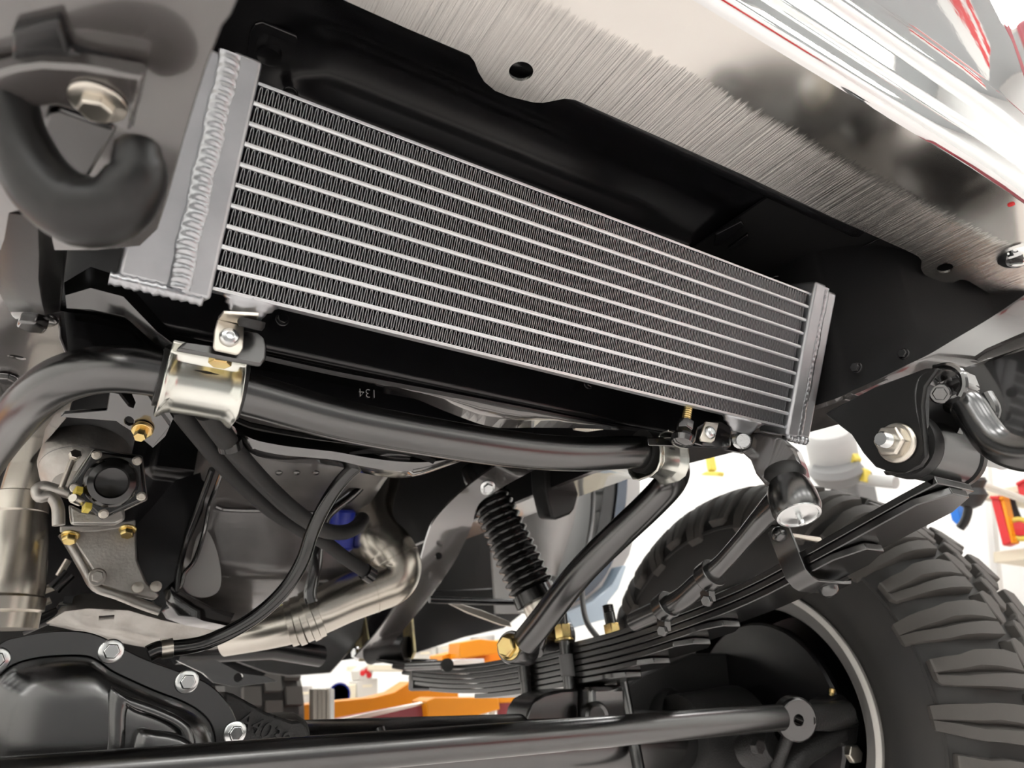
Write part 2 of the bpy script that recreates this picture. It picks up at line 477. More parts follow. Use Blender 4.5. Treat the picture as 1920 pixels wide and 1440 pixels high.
# raised locating boss with hole, at the left
b0 = P(505, 103, Z=0.519)
bm = B()
pts = [P(a, b_, Z=0.5175) for a, b_ in [(468, 62), (478, 45), (492, 42), (556, 68), (560, 78), (550, 83), (494, 62), (484, 70), (472, 110), (462, 108)]]
plate(bm, pts, (0, 0, 0.003))
mk('locating_rib', bm, CHS, val, bevel=0.001)
mk('bolt_hole', lathe(B(), [(0.0075, -0.002), (0.0105, -0.003), (0.0105, 0.004), (0.0075, 0.004)], b0, (0, 0, 1), 24), CHS, val)
for i, (a, b_, kw, ax) in enumerate([(1645, 550, dict(Z=0.516), (0, 0, -1)), (1695, 664, dict(X=0.79), (-1, 0, 0)), (1607, 690, dict(X=0.745), (-1, 0, 0)), (1575, 405, dict(Z=0.515), (0, 0, -1)), (1718, 503, dict(Z=0.50), (0, 0, -1)),
                              (529, 600, dict(Y=0.655), (0, -1, 0)), (1102, 720, dict(Y=0.655), (0, -1, 0)), (545, 172, dict(Z=0.516), (0, 0, -1)), (1454, 522, dict(Z=0.5), (0, 0, -1))]):
    c = P(a, b_, **kw)
    bolt('rivet_bolt', val, c, ax, 0.010, 0.006, CHS, flange=0.007)
# two folded clips, far right of the panel
for a in ([(1342, 440), (1390, 416), (1396, 424), (1352, 460), (1338, 462)], [(1365, 466), (1402, 440), (1405, 448), (1368, 470)]):
    mk('folded_clip', plate(B(), [P(x, y, Z=0.505) for x, y in a], (0, 0, 0.004)), CHS, val, bevel=0.0008)
# seams on the right gusset panel
for a, b_ in (((1420, 555), (1655, 445)), ((1572, 552), (1715, 478))):
    cyl(bm := B(), P(*a, Z=0.515), P(*b_, Z=0.515), 0.0012, n=8)
    mk('panel_seam', bm, CHS, val)
# gusset panels closing the corner to the right rail
mk('corner_gusset', plate(B(), [V((0.60, 0.40, 0.517)), V((1.12, 0.40, 0.517)), V((1.12, 0.70, 0.517)), V((0.60, 0.70, 0.517))], (0, 0, 0.003)), SHADEB, val)
# rolled lower lip
bm = B()
lp = [(490, 668), (560, 684), (640, 701), (720, 716), (860, 742), (1000, 769), (1120, 792), (1240, 812), (1300, 822)]
tube(bm, cat([P(a, b_, Y=0.672) for a, b_ in lp], 4), 0.0035, 8)
mk('rolled_lip', bm, CHS, val)
# torn lower flange, sagging in the middle
up = [(640, 702), (720, 718), (800, 733), (880, 748), (960, 764), (1030, 776), (1100, 790), (1160, 800)]
lo = [(640, 704), (705, 719), (775, 743), (850, 774), (922, 798), (1000, 799), (1080, 800), (1160, 804)]
ra = [P(a, b_, Y=0.674) for a, b_ in cat([(p[0], p[1], 0) for p in up], 5) for a, b_ in [(a, b_)]] if False else [P(p.x, p.y, Y=0.674) for p in cat([(a, b_, 0) for a, b_ in up], 5)]
rb = [P(p.x, p.y, Y=0.715) for p in cat([(a, b_, 0) for a, b_ in lo], 5)]
rings = []
for i, (a, b_) in enumerate(zip(ra, rb)):
    j = V((0, 0, 0.0006 * math.sin(i * 0.9) + 0.0003 * math.sin(i * 2.3)))
    rings.append([a + j, a.lerp(b_, 0.4) + V((0, 0, 0.002)) - j, b_])
o = mk('bent_flange', loft(B(), rings, close=False, caps=False), LITB, val, smooth=70)
md = o.modifiers.new('sol', 'SOLIDIFY'); md.thickness = 0.002

# ------------------------------------------------------------------ right frame rail
XR = 0.735
rail = thing('frame_rail', 'glossy black frame rail above the leaf spring, right side', 'frame rail', (0.77, 1.0, 0.3))
bpx = [(1540, 763), (1600, 738), (1650, 716), (1700, 691), (1745, 669), (1790, 642), (1860, 600), (1925, 556)]
bot = [P(a, b_, X=x_) for (a, b_), x_ in zip(bpx, (0.735, 0.75, 0.77, 0.80, 0.84, 0.89, 0.98, 1.02))]
bot = [V((XR, 3.0, 0.31)), V((XR, 1.2, 0.335)), V((XR, 0.9, 0.33)), V((XR, 0.7, 0.318))] + bot

bot = cat(bot, 5)
rings = []
for p in bot:
    x, y, z = p
    rings.append([V((x, y, z + 0.004)), V((x + 0.003, y, z)), V((x + 0.078, y, z)), V((x + 0.078, y, z + 0.004)), V((x + 0.004, y, z + 0.005))])
mk('bottom_flange', loft(B(), rings), LITB, rail, smooth=40)
mk('rail_web', loft(B(), [[V((p.x, p.y, 0.60)), V((p.x, p.y, p.z + 0.0041)), V((p.x + 0.004, p.y, p.z + 0.005)), V((p.x + 0.004, p.y, 0.60))] for p in bot]), SHADEB, rail, smooth=40)
# bracket plate with two slots under the rail end
zq = 0.38
pq = [(1790, 700), (1850, 660), (1990, 600), (1990, 700), (1900, 705), (1845, 712), (1810, 738)]
pts = [P(a, b_, Z=zq) for a, b_ in pq]
hol = [circle(P(1857, 675, Z=zq), (0, 0, 1), 0.0085, 20, hint=(1, -1, 0), ry=0.006), circle(P(1893, 688, Z=zq), (0, 0, 1), 0.0085, 20, hint=(1, -1, 0), ry=0.006)]
mk('bracket_plate', plate(B(), pts, (0, 0, 0.005), hol), LITB, rail, bevel=0.001)
box(bm := B(), P(1915, 765, X=0.95), (0.08, 0.12, 0.12))
mk('bumper_bracket', bm, BLK, rail, bevel=0.006)

# ------------------------------------------------------------------ left frame rail with horn
lrail = thing('frame_rail', 'glossy black frame rail with holes behind the tow hook, left side', 'frame rail', (-0.08, 0.6, 0.28))
zl = 0.285
pts = [P(a, b_, Z=zl) for a, b_ in [(-200, 560), (-40, 540), (20, 500), (40, 560), (66, 585), (112, 600), (114, 635), (124, 660), (150, 700), (130, 780), (60, 860), (30, 930), (-260, 930)]]
hl = [circle(P(31, 670, Z=zl), (0, 0, 1), 0.006, 18, ry=0.004), circle(P(12, 706, Z=zl), (0, 0, 1), 0.009, 18, ry=0.008)]
mk('bottom_flange', plate(B(), pts, (0, 0, 0.005), hl), LITB, lrail, bevel=0.0015)
bm = B()
box(bm, (-0.16, 1.35, 0.46), (0.006, 1.6, 0.35))
mk('web', bm, SHADEB, lrail)
c = P(66, 592, Z=zl - 0.001)
bolt('frame_bolt', lrail, c, (0, 0, -1), 0.020, 0.012, BLK, flange=0.017)
bolt('frame_bolt', lrail, P(14, 706, Z=zl - 0.001), (0, 0, -1), 0.016, 0.006, BLK, flange=0.010)
# stamped post between hook and rail
rings = []
for (xa, xb, y, yy) in [(18, 122, 400, 0.46), (24, 122, 470, 0.50), (28, 116, 520, 0.535), (44, 112, 560, 0.56), (60, 108, 585, 0.58)]:
    rings.append([P(xa - 40, y, Y=yy + 0.02), P(xa, y, Y=yy), P((xa + xb) / 2, y + 6, Y=yy - 0.012), P(xb, y, Y=yy), P(xb + 4, y, Y=yy + 0.05), P(xa - 40, y, Y=yy + 0.05)])
mk('stamped_post', loft(B(), rings), FORGE, lrail, smooth=60)
# dark curved gusset running from the rail to the left sway bar mount
up = [(122, 520), (160, 500), (215, 470), (250, 440)]
rings = []
tl = [(120, 530), (170, 500), (230, 520), (300, 600), (345, 640), (420, 650), (495, 640)]
bl = [(125, 578), (170, 580), (232, 592), (285, 640), (330, 668), (410, 680), (490, 684)]
for (a, b_), (c_, d_), yy in zip(tl, bl, (0.60, 0.60, 0.60, 0.595, 0.59, 0.585, 0.58)):
    rings.append([P(a, b_, Y=yy + 0.03), P((a + c_) / 2, (b_ + d_) / 2, Y=yy), P(c_, d_, Y=yy + 0.01), P(c_, d_, Y=yy + 0.018), P(a, b_, Y=yy + 0.045)])
mk('curved_gusset', loft(B(), rings), SAT, lrail, smooth=60)
# bright edge strip under the gusset
st = [(140, 590), (200, 600), (240, 612), (270, 640), (290, 655), (330, 672)]
rings = [[P(a, b_, Y=0.63), P(a + 2, b_ + 9, Y=0.628), P(a + 2, b_ + 11, Y=0.65), P(a, b_ + 1, Y=0.65)] for a, b_ in st]
mk('edge_strip', loft(B(), rings), BLK, lrail, smooth=50)
rings = [[P(a, b_, Y=0.665), P(c_, d_, Y=0.665), P(c_, d_, Y=0.68), P(a, b_, Y=0.68)] for (a, b_), (c_, d_) in zip([(120, 585), (180, 590), (240, 600), (300, 640), (360, 660)], [(130, 680), (180, 690), (240, 700), (300, 705), (360, 710)])]
mk('inner_web', loft(B(), rings), CHS, lrail, smooth=50)

# ------------------------------------------------------------------ tow hooks
hk = thing('tow_hook', 'black forged tow hook in the blurred near foreground, upper left', 'tow hook', (-0.04, 0.35, 0.26), 'tow hooks')
path = [(20, -60), (12, 60), (14, 160), (32, 250), (80, 345), (150, 395), (215, 388), (256, 335), (258, 292)]
dd = [0.335, 0.335, 0.335, 0.335, 0.335, 0.335, 0.335, 0.335, 0.335]
rr = [48, 46, 46, 50, 62, 68, 62, 54, 44]
pts = cat([P(a, b_, d=k) for (a, b_), k in zip(path, dd)], 8)
rs = interp([r * 0.335 / F for r in rr], 8)
e0, e1 = pts[-1], (pts[-1] - pts[-2]).normalized()
pts += [e0 + e1 * 0.005, e0 + e1 * 0.008, e0 + e1 * 0.0095]
rs += [rs[-1] * 0.9, rs[-1] * 0.65, rs[-1] * 0.2]
mk('hook_arm', tube(B(), pts, rs, 24), FORGE, hk, smooth=70)
zh = 0.262
pts = [P(a, b_, Z=zh) for a, b_ in [(-300, -40), (452, -40), (445, 0), (432, 30), (416, 50), (385, 130), (345, 260), (315, 370), (296, 430), (262, 462), (180, 470), (-300, 470)]]
mk('horn_plate', plate(B(), pts, (0, 0, 0.006)), LITB, hk, bevel=0.002, label='black frame horn plate carrying the hook')
pts = [P(a, b_, Z=0.25) for a, b_ in [(-60, 150), (30, 128), (75, 122), (150, 126), (268, 146), (262, 180), (248, 246), (225, 243), (180, 222), (110, 200), (60, 205), (20, 240), (-60, 250)]]
mk('mounting_lug', plate(B(), pts, (0, 0, 0.010)), LITB, hk, bevel=0.003)
c = P(184, 190, Z=0.2495)
bolt('hook_bolt', hk, c, (0, 0, -1), 0.0135, 0.007, STEEL, flange=0.0125)
pts = [P(a, b_, Z=0.256) for a, b_ in [(20, 60), (110, 40), (130, 100), (262, 140), (250, 148), (60, 118), (20, 118)]]
mk('lug_spacer', plate(B(), pts, (0, 0, 0.008)), CHS, hk, bevel=0.002)
pts = [P(a, b_, Z=0.258) for a, b_ in [(88, 210), (110, 205), (218, 245), (160, 345), (92, 320), (70, 255)]]
mk('reinforcing_pad', plate(B(), pts, (0, 0, 0.006)), SAT, hk, bevel=0.002)

hk2 = thing('tow_hook', 'black forged tow hook beside the leaf spring hanger, right edge', 'tow hook', (0.77, 0.33, 0.27), 'tow hooks')
path = [(1790, 748), (1815, 762), (1840, 800), (1868, 832), (1910, 850), (1960, 850), (2010, 820)]
pts = cat([P(a, b_, X=0.775) for a, b_ in path], 8)
mk('hook_arm', tube(B(), [pts[0] + (pts[0] - pts[1]) * 0.6] + pts, [0.007] + [0.0165] * 6 + [0.0175] * (len(pts) - 6), 24), SAT, hk2, smooth=70)
bm = B()
tube(bm, cat([P(a, b_, X=0.79) for a, b_ in [(1850, 738), (1865, 770), (1850, 800)]], 5), 0.006, 10)
mk('safety_lip', bm, SAT, hk2)
pts = [P(a, b_, X=0.765) for a, b_ in [(1735, 740), (1760, 700), (1800, 690), (1812, 720), (1800, 752), (1770, 760)]]
mk('hook_base', plate(B(), pts, (0.03, 0, 0)), BLK, hk2, bevel=0.003)

# ------------------------------------------------------------------ leaf spring hanger (right)
hg = thing('spring_hanger', 'black spring hanger bracket with a large hex nut under the right rail', 'bracket', (0.75, 0.42, 0.26))
XH = 0.728
pp = [(1545, 775), (1640, 725), (1735, 690), (1760, 690), (1735, 725), (1730, 760), (1735, 815), (1738, 855), (1725, 875), (1700, 886), (1665, 884), (1640, 875), (1618, 850), (1596, 815), (1570, 795)]
pts = [P(a, b_, X=XH) for a, b_ in pp]
mk('side_plate', plate(B(), pts, (0.006, 0, 0)), FORGE, hg, bevel=0.002)
# folded front flange of the bracket, catching light
up = [(1752, 690), (1726, 705), (1716, 730), (1717, 765), (1725, 800), (1732, 840), (1722, 866), (1700, 884), (1660, 884)]
wd = [(1800, 700), (1762, 718), (1745, 735), (1742, 765), (1742, 800), (1740, 840), (1728, 870), (1704, 890), (1664, 891)]
rings = []
for i, ((a, b_), (c_, d_)) in enumerate(zip(up, wd)):
    p, q = P(a, b_, X=XH - 0.001), P(c_, d_, X=XH + (0.010 if i > 1 else 0.02))
    rings.append([p, q, q + V((0.003, 0.004, 0.002)), p + V((0.003, 0.004, 0.002))])
rings = [list(r) for r in zip(*[cat(list(col), 4) for col in zip(*rings)])]
mk('folded_flange', loft(B(), rings), ALUD if False else BLK, hg, smooth=60)
c = P(1683, 831, X=XH - 0.001)
bolt('hanger_nut', hg, c, (-1, 0, 0), 0.030, 0.018, STEEL, flange=0.022, label='zinc hex nut')
stud('bolt_end', hg, c - V((0.014, 0, 0)), (-1, 0, 0), 0.0085, 0.016, BOLT, 6)
# top bolts of the hook plate
for a, b_ in ((1752, 709), (1762, 738)):
    bolt('plate_bolt', hg, P(a, b_, X=0.752), (-1, -0.5, -0.4), 0.013, 0.010, BLK, flange=0.011)
bm = B()
pts = [(1728, 712), (1752, 690), (1790, 692), (1806, 715), (1800, 742), (1775, 752), (1745, 745)]
plate(bm, [P(a, b_, X=0.757) for a, b_ in pts], (0.01, 0, 0))
mk('hook_plate', bm, BLK, hg, bevel=0.003)
mk('bracket_back', plate(B(), [P(a, b_, X=0.79) for a, b_ in [(1722, 735), (1800, 738), (1812, 775), (1795, 812), (1735, 820)]], (0.01, 0, 0)), SAT, hg)
bm = B()
tube(bm, cat([P(a, b_, X=0.75) for a, b_ in [(1752, 690), (1780, 686), (1803, 700), (1808, 724), (1800, 744)]], 5), 0.004, 8)
mk('plate_edge', bm, BLK, hg)

# ------------------------------------------------------------------ leaf spring
lf = thing('leaf_spring', 'black multi-leaf spring pack crossing in front of the tyre', 'leaf spring', (0.767, 0.9, 0.05))
XL0, XL1 = 0.750, 0.818
up = [(1752, 893), (1700, 921), (1650, 949), (1580, 989), (1500, 1034), (1400, 1088), (1300, 1131), (1200, 1168), (1130, 1190), (1050, 1210), (980, 1228), (900, 1243), (830, 1247), (760, 1243), (705, 1234)]
top = cat([P(a, b_, X=XL0) for a, b_ in up], 6)
def arc_at(Yv):
    for i in range(len(top) - 1):
        if top[i].y <= Yv <= top[i + 1].y:
            t = (Yv - top[i].y) / (top[i + 1].y - top[i].y)
            return top[i].lerp(top[i + 1], t)
    return top[0] if Yv < top[0].y else top[-1]
def leaf(k, y0, y1, th=0.0085, x0=XL0, x1=XL1, taper=0.018):
    rings = []
    n = 40
    for i in range(n + 1):
        y = y0 + (y1 - y0) * i / n
        p = arc_at(y)
        q = arc_at(y + 0.01)
        t = (q - p)
        nrm = V((0, t.z, -t.y)).normalized() if t.length > 1e-6 else V((0, 0, -1))
        off = k * 0.0098
        a = V((0, p.y, p.z)) + nrm * off
        b = a + nrm * th
        tp = 0.0
        if taper and k:
            e = min(i, n - i) / n * (y1 - y0)
            tp = max(0.0, (0.02 - e)) / 0.02 * taper
        rings.append([V((x0 + tp, a.y, a.z)), V((x1 - tp, a.y, a.z)), V((x1 - tp, b.y, b.z)), V((x0 + tp, b.y, b.z))])
    return loft(B(), rings)
RE = [P(a, 1250, X=XL0).y for a in (705, 725, 745, 760, 772, 800, 880)]
ends = [(top[0].y, top[-1].y), (P(1770, 905, X=XL0).y + .0, RE[1]), (P(1600, 1050, X=XL0).y, RE[2]), (P(1330, 1150, X=XL0).y, RE[3]), (P(1275, 1180, X=XL0).y, RE[4]), (P(1200, 1200, X=XL0).y, RE[5]), (P(1150, 1250, X=XL0).y, RE[6])]
for k, (a, b_) in enumerate(ends):
    mk('leaf', leaf(k, a, b_), SAT, lf, bevel=0.0012)
# forward eye with bushing
ec = P(1795, 858, X=0.765); ec.x = 0.0
eyec = V((0.790, 0.4168, 0.2351))
bm = lathe(B(), [(0.024, -0.034), (0.034, -0.034), (0.034, 0.034), (0.024, 0.034)], eyec, (1, 0, 0), 40)
mk('spring_eye', bm, SAT, lf)
mk('eye_bushing', lathe(B(), [(0.006, -0.052), (0.0345, -0.052), (0.036, -0.048), (0.036, -0.038), (0.024, -0.034), (0.024, 0.034), (0.036, 0.038), (0.0345, 0.048), (0.006, 0.048)], eyec, (1, 0, 0), 36), RUB, lf)
# connect eye to main leaf
p0 = top[0]
bm = B()
loft(bm, [[V((XL0, p0.y, p0.z)), V((XL1, p0.y, p0.z)), V((XL1, p0.y + .004, p0.z - .0085)), V((XL0, p0.y + .004, p0.z - .0085))],
          [V((XL0, eyec.y, eyec.z - .026)), V((XL1, eyec.y, eyec.z - .026)), V((XL1, eyec.y, eyec.z - .034)), V((XL0, eyec.y, eyec.z - .034))]])
mk('eye_wrap', bm, SAT, lf)
# oval stamped marks under the leaves
for a, b_ in ((1733, 941), (1661, 986), (1572, 1064)):
    k = 2 if a > 1600 else 3
    py = None
    for yv in [0.40 + i * 0.002 for i in range(300)]:
        pp_ = arc_at(yv)
        zz = pp_.z - k * 0.0105
        if py is None or abs((P(a, b_, X=0.767).y) - yv) < abs(P(a, b_, X=0.767).y - py): py = yv
    p = P(a, b_, X=0.784)
    t = (arc_at(p.y + 0.01) - arc_at(p.y)).normalized()
    nrm = V((0, t.z, -t.y))
    bm = B()
    tube(bm, circle(p, nrm, 0.008, 16, hint=t, ry=0.004), 0.0009, 6, caps=False, loop=True)
    mk('stamped_mark', bm, SAT, lf)
# spring clamp strap with rounded bolt heads
pc = [(1450, 1010), (1452, 1000), (1466, 996), (1480, 1002), (1497, 1040), (1512, 1068), (1532, 1083), (1560, 1083), (1583, 1075), (1594, 1078), (1592, 1088), (1560, 1104), (1530, 1106), (1505, 1100), (1480, 1080), (1462, 1050)]
fa = P(1466, 1015, X=XL0 - 0.006)
cy0 = P(1488, 1060, X=XL0).y
t = (arc_at(cy0 + 0.01) - arc_at(cy0)).normalized(); nrm = V((0, t.z, -t.y))
base = V((0, arc_at(cy0).y, arc_at(cy0).z))
prof = [(XL0 - 0.004, -0.038), (XL0 - 0.004, 0.024), (XL0 - 0.001, 0.031), (XL0 + 0.008, 0.035), (XL1 - 0.010, 0.035), (XL1 + 0.002, 0.034), (XL1 + 0.010, 0.030)]
rings = []
for x, h in prof:
    a = V((x, 0, 0)) + base + nrm * h
    rings.append([a - t * 0.016, a + t * 0.016, a + t * 0.016 + (nrm if h > 0.03 else V((-1, 0, 0))) * 0.004, a - t * 0.016 + (nrm if h > 0.03 else V((-1, 0, 0))) * 0.004])
mk('clamp_strap', loft(B(), rings), SAT, lf, bevel=0.002, smooth=50)
mk('clamp_rivet', lathe(B(), [(0.010, 0), (0.009, 0.004), (0.006, 0.007), (0.0004, 0.0085)], V((XL0 - 0.008, 0, 0)) + base - nrm * 0.028, (-1, 0, 0), 20), SAT, lf)
mk('clamp_rivet', lathe(B(), [(0.012, 0), (0.011, 0.005), (0.007, 0.009), (0.0004, 0.0105)], V(((XL0 + XL1) / 2 + .01, 0, 0)) + base + nrm * 0.039 , nrm, 20), SAT, lf)
bm = B(); cyl(bm, V((XL0 - .006, 0, 0)) + base - nrm * 0.028, V((XL1, 0, 0)) + base - nrm * 0.028, 0.0035)
mk('clamp_pin', bm, STEEL, lf)
# rear clamp band
pr = P(770, 1268, X=XL0)
prr = arc_at(pr.y)
bm = B(); box(bm, (0.784, prr.y, prr.z - 0.026), (0.074, 0.020, 0.074))
mk('rear_clamp', bm, SAT, lf, bevel=0.006)
cyl(bm := B(), P(765, 1250, X=0.73), P(835, 1247, X=0.73), 0.010)
lathe(bm, [(0.014, -0.006), (0.014, 0.006)], P(838, 1247, X=0.73), (0.2, 1, 0), 20)
mk('clamp_bolt', bm, SAT, lf)

# ------------------------------------------------------------------ U-bolts
def ubolt(label, xa, ytop, yy, dx):
    t_ = thing('u_bolt', label, 'U-bolt', (xa, yy, 0.05), 'axle U-bolts')
    return t_
axY = 1.075; axZ = -0.098
for lab, pxt, pyt, pxb, pyb, Xq, nut in [('U-bolt with a yellow zinc nut, nearest the sway bar link', 1052, 1150, 1076, 1362, XL0 - 0.009, True),
                                   ('U-bolt behind the spring pack with a yellow zinc nut', 1142, 1150, 1184, 1370, XL1 + 0.009, True),
                                   ('short black U-bolt left of the sway bar link bolt', 980, 1225, 992, 1345, XL0 - 0.009, False)]:
    a = P(pxt, pyt, X=Xq); b_ = P(pxb, pyb, X=Xq)
    u = thing('u_bolt', lab, 'U-bolt', tuple(b_), 'axle U-bolts')
    r = 0.0102
    low = [a, a.lerp(b_, 0.5), b_]
    dn = (b_ - a).normalized()
    sx_ = 1 if Xq < .78 else -1
    low += [b_ + dn * 0.06, b_ + dn * 0.11, b_ + dn * 0.135 + V((0.008 * sx_, 0.0, 0)), b_ + dn * 0.15 + V((0.030 * sx_, 0, 0))]
    mk('rod', tube(B(), cat(low, 5), r, 14), SAT, u, smooth=60)
    if nut:
        c = a + dn * 0.020
        bm = B(); hexp(bm, c, dn, 0.027, 0.024, 0.2)
        mk('nut', bm, GOLD, u, bevel=0.001, label='yellow zinc hex nut')
        mk('washer', lathe(B(), [(0.006, 0), (0.017, 0), (0.017, 0.003), (0.006, 0.003)], c + dn * 0.024, dn, 24), GOLD, u)
        stud('threaded_end', u, c - dn * 0.034, dn, 0.0104, 0.034, SAT, 10)
        mk('sleeve', lathe(B(), [(0.0103, 0), (0.012, 0), (0.012, 0.035), (0.0103, 0.035)], c + dn * 0.05, dn, 20), GREY, u)
    else:
        mk('sleeve', lathe(B(), [(0.0103, 0), (0.012, 0), (0.012, 0.03), (0.0103, 0.03)], a + dn * 0.02, dn, 20), SAT, u)

# ------------------------------------------------------------------ oil cooler
C0 = V((0.0427, 0.5209, 0.2773)); CT = 0.4117; CL = 0.64; CH = 0.1623
CA = V((1, 0, 0)); CU = V((0, -math.sin(CT), math.cos(CT))); CN = V((0, -math.cos(CT), -math.sin(CT)))
def cl(x, y, z): return C0 + CA * x + CU * y + CN * z
CAX = (CA, CU, CN)
oc = thing('oil_cooler', 'silver aluminium oil cooler with ten rows of fins, hung below the bumper', 'oil cooler', tuple(cl(CL / 2, 0, -0.02)))
DEP = 0.034
pitch = CH / 10
TH = 0.0040
# tubes (nine) and the two end plates
for i in range(11):
    y = i * pitch
    if i in (0, 10):
        bm = box(B(), cl(CL / 2, y, -DEP / 2), (CL, 0.0028, DEP), CAX)
        mk('end_plate', bm, ALUD, oc, bevel=0.0006)
    else:
        rings = []
        sec = []
        for k in range(10):
            a = -math.pi / 2 + math.pi * k / 9
            sec.append((math.sin(a) * TH / 2, 0.0005 + math.cos(a) * TH * 0.42))
        sec += [(TH / 2, -DEP), (-TH / 2, -DEP)]
        bm = loft(B(), [[cl(x, y + a, b_) for a, b_ in sec] for x in (0.0, CL + 0.003)])
        mk('coolant_tube', bm, ALUD, oc)
# fins: one folded ribbon per row, shared mesh
NP = 146
per = (CL - 0.004) / NP
hh = (pitch - TH) / 2 + 0.0002
def fin_mesh():
    cen = []
    for i in range(NP):
        x0 = 0.002 + i * per
        q = per / 4
        for u_, v_ in ((0.0, -0.94), (0.30, -0.72), (0.42, -0.3), (0.50, 0.3), (0.62, 0.72), (0.95, 0.95), (1.4, 0.99), (1.85, 0.95), (2.2, 0.72), (2.34, 0.3), (2.42, -0.3), (2.56, -0.72), (2.9, -0.95), (3.35, -0.99)):
            cen.append((x0 + q * u_, hh * v_))
    n = len(cen)
    w = 0.0003
    vs = []
    for i, (x, y) in enumerate(cen):
        a = cen[max(i - 1, 0)]; b_ = cen[min(i + 1, n - 1)]
        dx, dy = b_[0] - a[0], b_[1] - a[1]
        l = math.hypot(dx, dy); nx, ny = -dy / l * w, dx / l * w
        for s, z in ((1, -0.0012), (-1, -0.0012), (-1, -DEP + 0.002), (1, -DEP + 0.002)):
            vs.append((x + nx * s, y + ny * s, z))
    fs = []
    for i in range(n - 1):
        a, b_ = 4 * i, 4 * (i + 1)
        fs += [(a, a + 1, b_ + 1, b_), (a + 1, a + 2, b_ + 2, b_ + 1), (a + 3, a, b_, b_ + 3)]
    me = bpy.data.meshes.new('fin_row')
    me.from_pydata(vs, [], fs)
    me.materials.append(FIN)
    me.polygons.foreach_set('use_smooth', [True] * len(me.polygons))
    me.set_sharp_from_angle(angle=math.radians(60))
    return me
fm = fin_mesh()
RC = Matrix((CA, CU, CN)).transposed().to_4x4()
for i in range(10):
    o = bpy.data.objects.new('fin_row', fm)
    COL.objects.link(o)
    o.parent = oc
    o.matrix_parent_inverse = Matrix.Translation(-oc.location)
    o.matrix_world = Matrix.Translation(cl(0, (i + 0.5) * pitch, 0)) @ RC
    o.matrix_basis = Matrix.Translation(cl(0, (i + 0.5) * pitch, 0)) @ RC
# end tanks with welds
def bead(x, y0, y1, z, r, n, amp=0.35, side=1):
    """weld bead as a row of overlapping ripples"""
    rings = []
    m_ = n * 8
    for i in range(m_ + 1):
        t = i / m_
        xx = x + 0.0006 * math.sin(t * 23) + 0.0003 * math.sin(t * 61)
        ring = []
        for k in range(20):
            a = 2 * math.pi * k / 20
            # each ripple is a crescent: its crest lags towards the edges of the bead
            ph = ((t * n) + 0.35 * math.cos(a) ** 2) % 1.0
            rp = 1.0 + amp * 0.3 * math.sin(2 * math.pi * ph)
            ring.append(cl(xx + r * 1.25 * math.cos(a), y0 + (y1 - y0) * t, z + r * 0.62 * math.sin(a) * rp))
        rings.append(ring)
    return loft(B(), rings)
for s, xe in ((-1, 0.0), (1, CL)):
    f = 1.0 if s < 0 else 0.92
    t_ = 'left' if s < 0 else 'right'
    hw, tw = 0.0215 * f, 0.040 * f if s < 0 else 0.022
    y0, y1 = -0.010, CH + 0.015
    bm = box(B(), cl(xe + s * hw / 2, (y0 + y1) / 2, -0.016), (hw, y1 - y0, 0.044), CAX)
    mk('header_plate', bm, ALU, oc, bevel=0.003, seg=3)
    bm = box(B(), cl(xe + s * (hw + tw / 2), (y0 + y1) / 2 - 0.001, -0.018), (tw + 0.004, y1 - y0 - 0.006, 0.042), CAX)
    mk('end_tank', bm, ALU, oc, bevel=0.0035, seg=3)
    mk('weld_bead', bead(xe + s * (hw + (0.001 if s < 0 else 0.002)), y0 + 0.003, y1 - 0.003, 0.004, 0.0068 if s < 0 else 0.0042, 26), WELD, oc, smooth=80, label='rippled aluminium weld')
    # weld along the bottom of the tank
    rings = []
    for i in range(31):
        t = i / 30
        rr = 0.0050 * (1 + 0.16 * math.sin(i * 2.1) + 0.08 * math.sin(i * 0.9))
        rings.append([cl(xe + s * (hw * 0.2 + (tw + hw * 0.8 + (0.006 if s < 0 else -0.002)) * t), y0 - 0.0005 + rr * math.sin(a), 0.0005 + rr * math.cos(a)) for a in [2 * math.pi * k / 10 for k in range(10)]])
    mk('bottom_weld', loft(B(), rings), WELD, oc, smooth=80)
# mounting bosses built up with weld
def boss(x, w):
    rings = []
    for i, (h, k) in enumerate([(0.0, 1.0), (-0.003, 1.02), (-0.0045, 0.90), (-0.0075, 0.86), (-0.009, 0.72), (-0.012, 0.66), (-0.014, 0.55), (-0.0175, 0.5)]):
        rings.append([cl(x + w / 2 * k * math.cos(a) * (1 + 0.05 * math.sin(3 * a + i)), h, -0.013 + 0.013 * k * math.sin(a)) for a in [2 * math.pi * j / 24 for j in range(24)]])
    return loft(B(), rings)
mk('mounting_boss', boss(0.030, 0.042), WELD, oc, smooth=80)
mk('mounting_boss', boss(0.585, 0.062), WELD, oc, smooth=80)

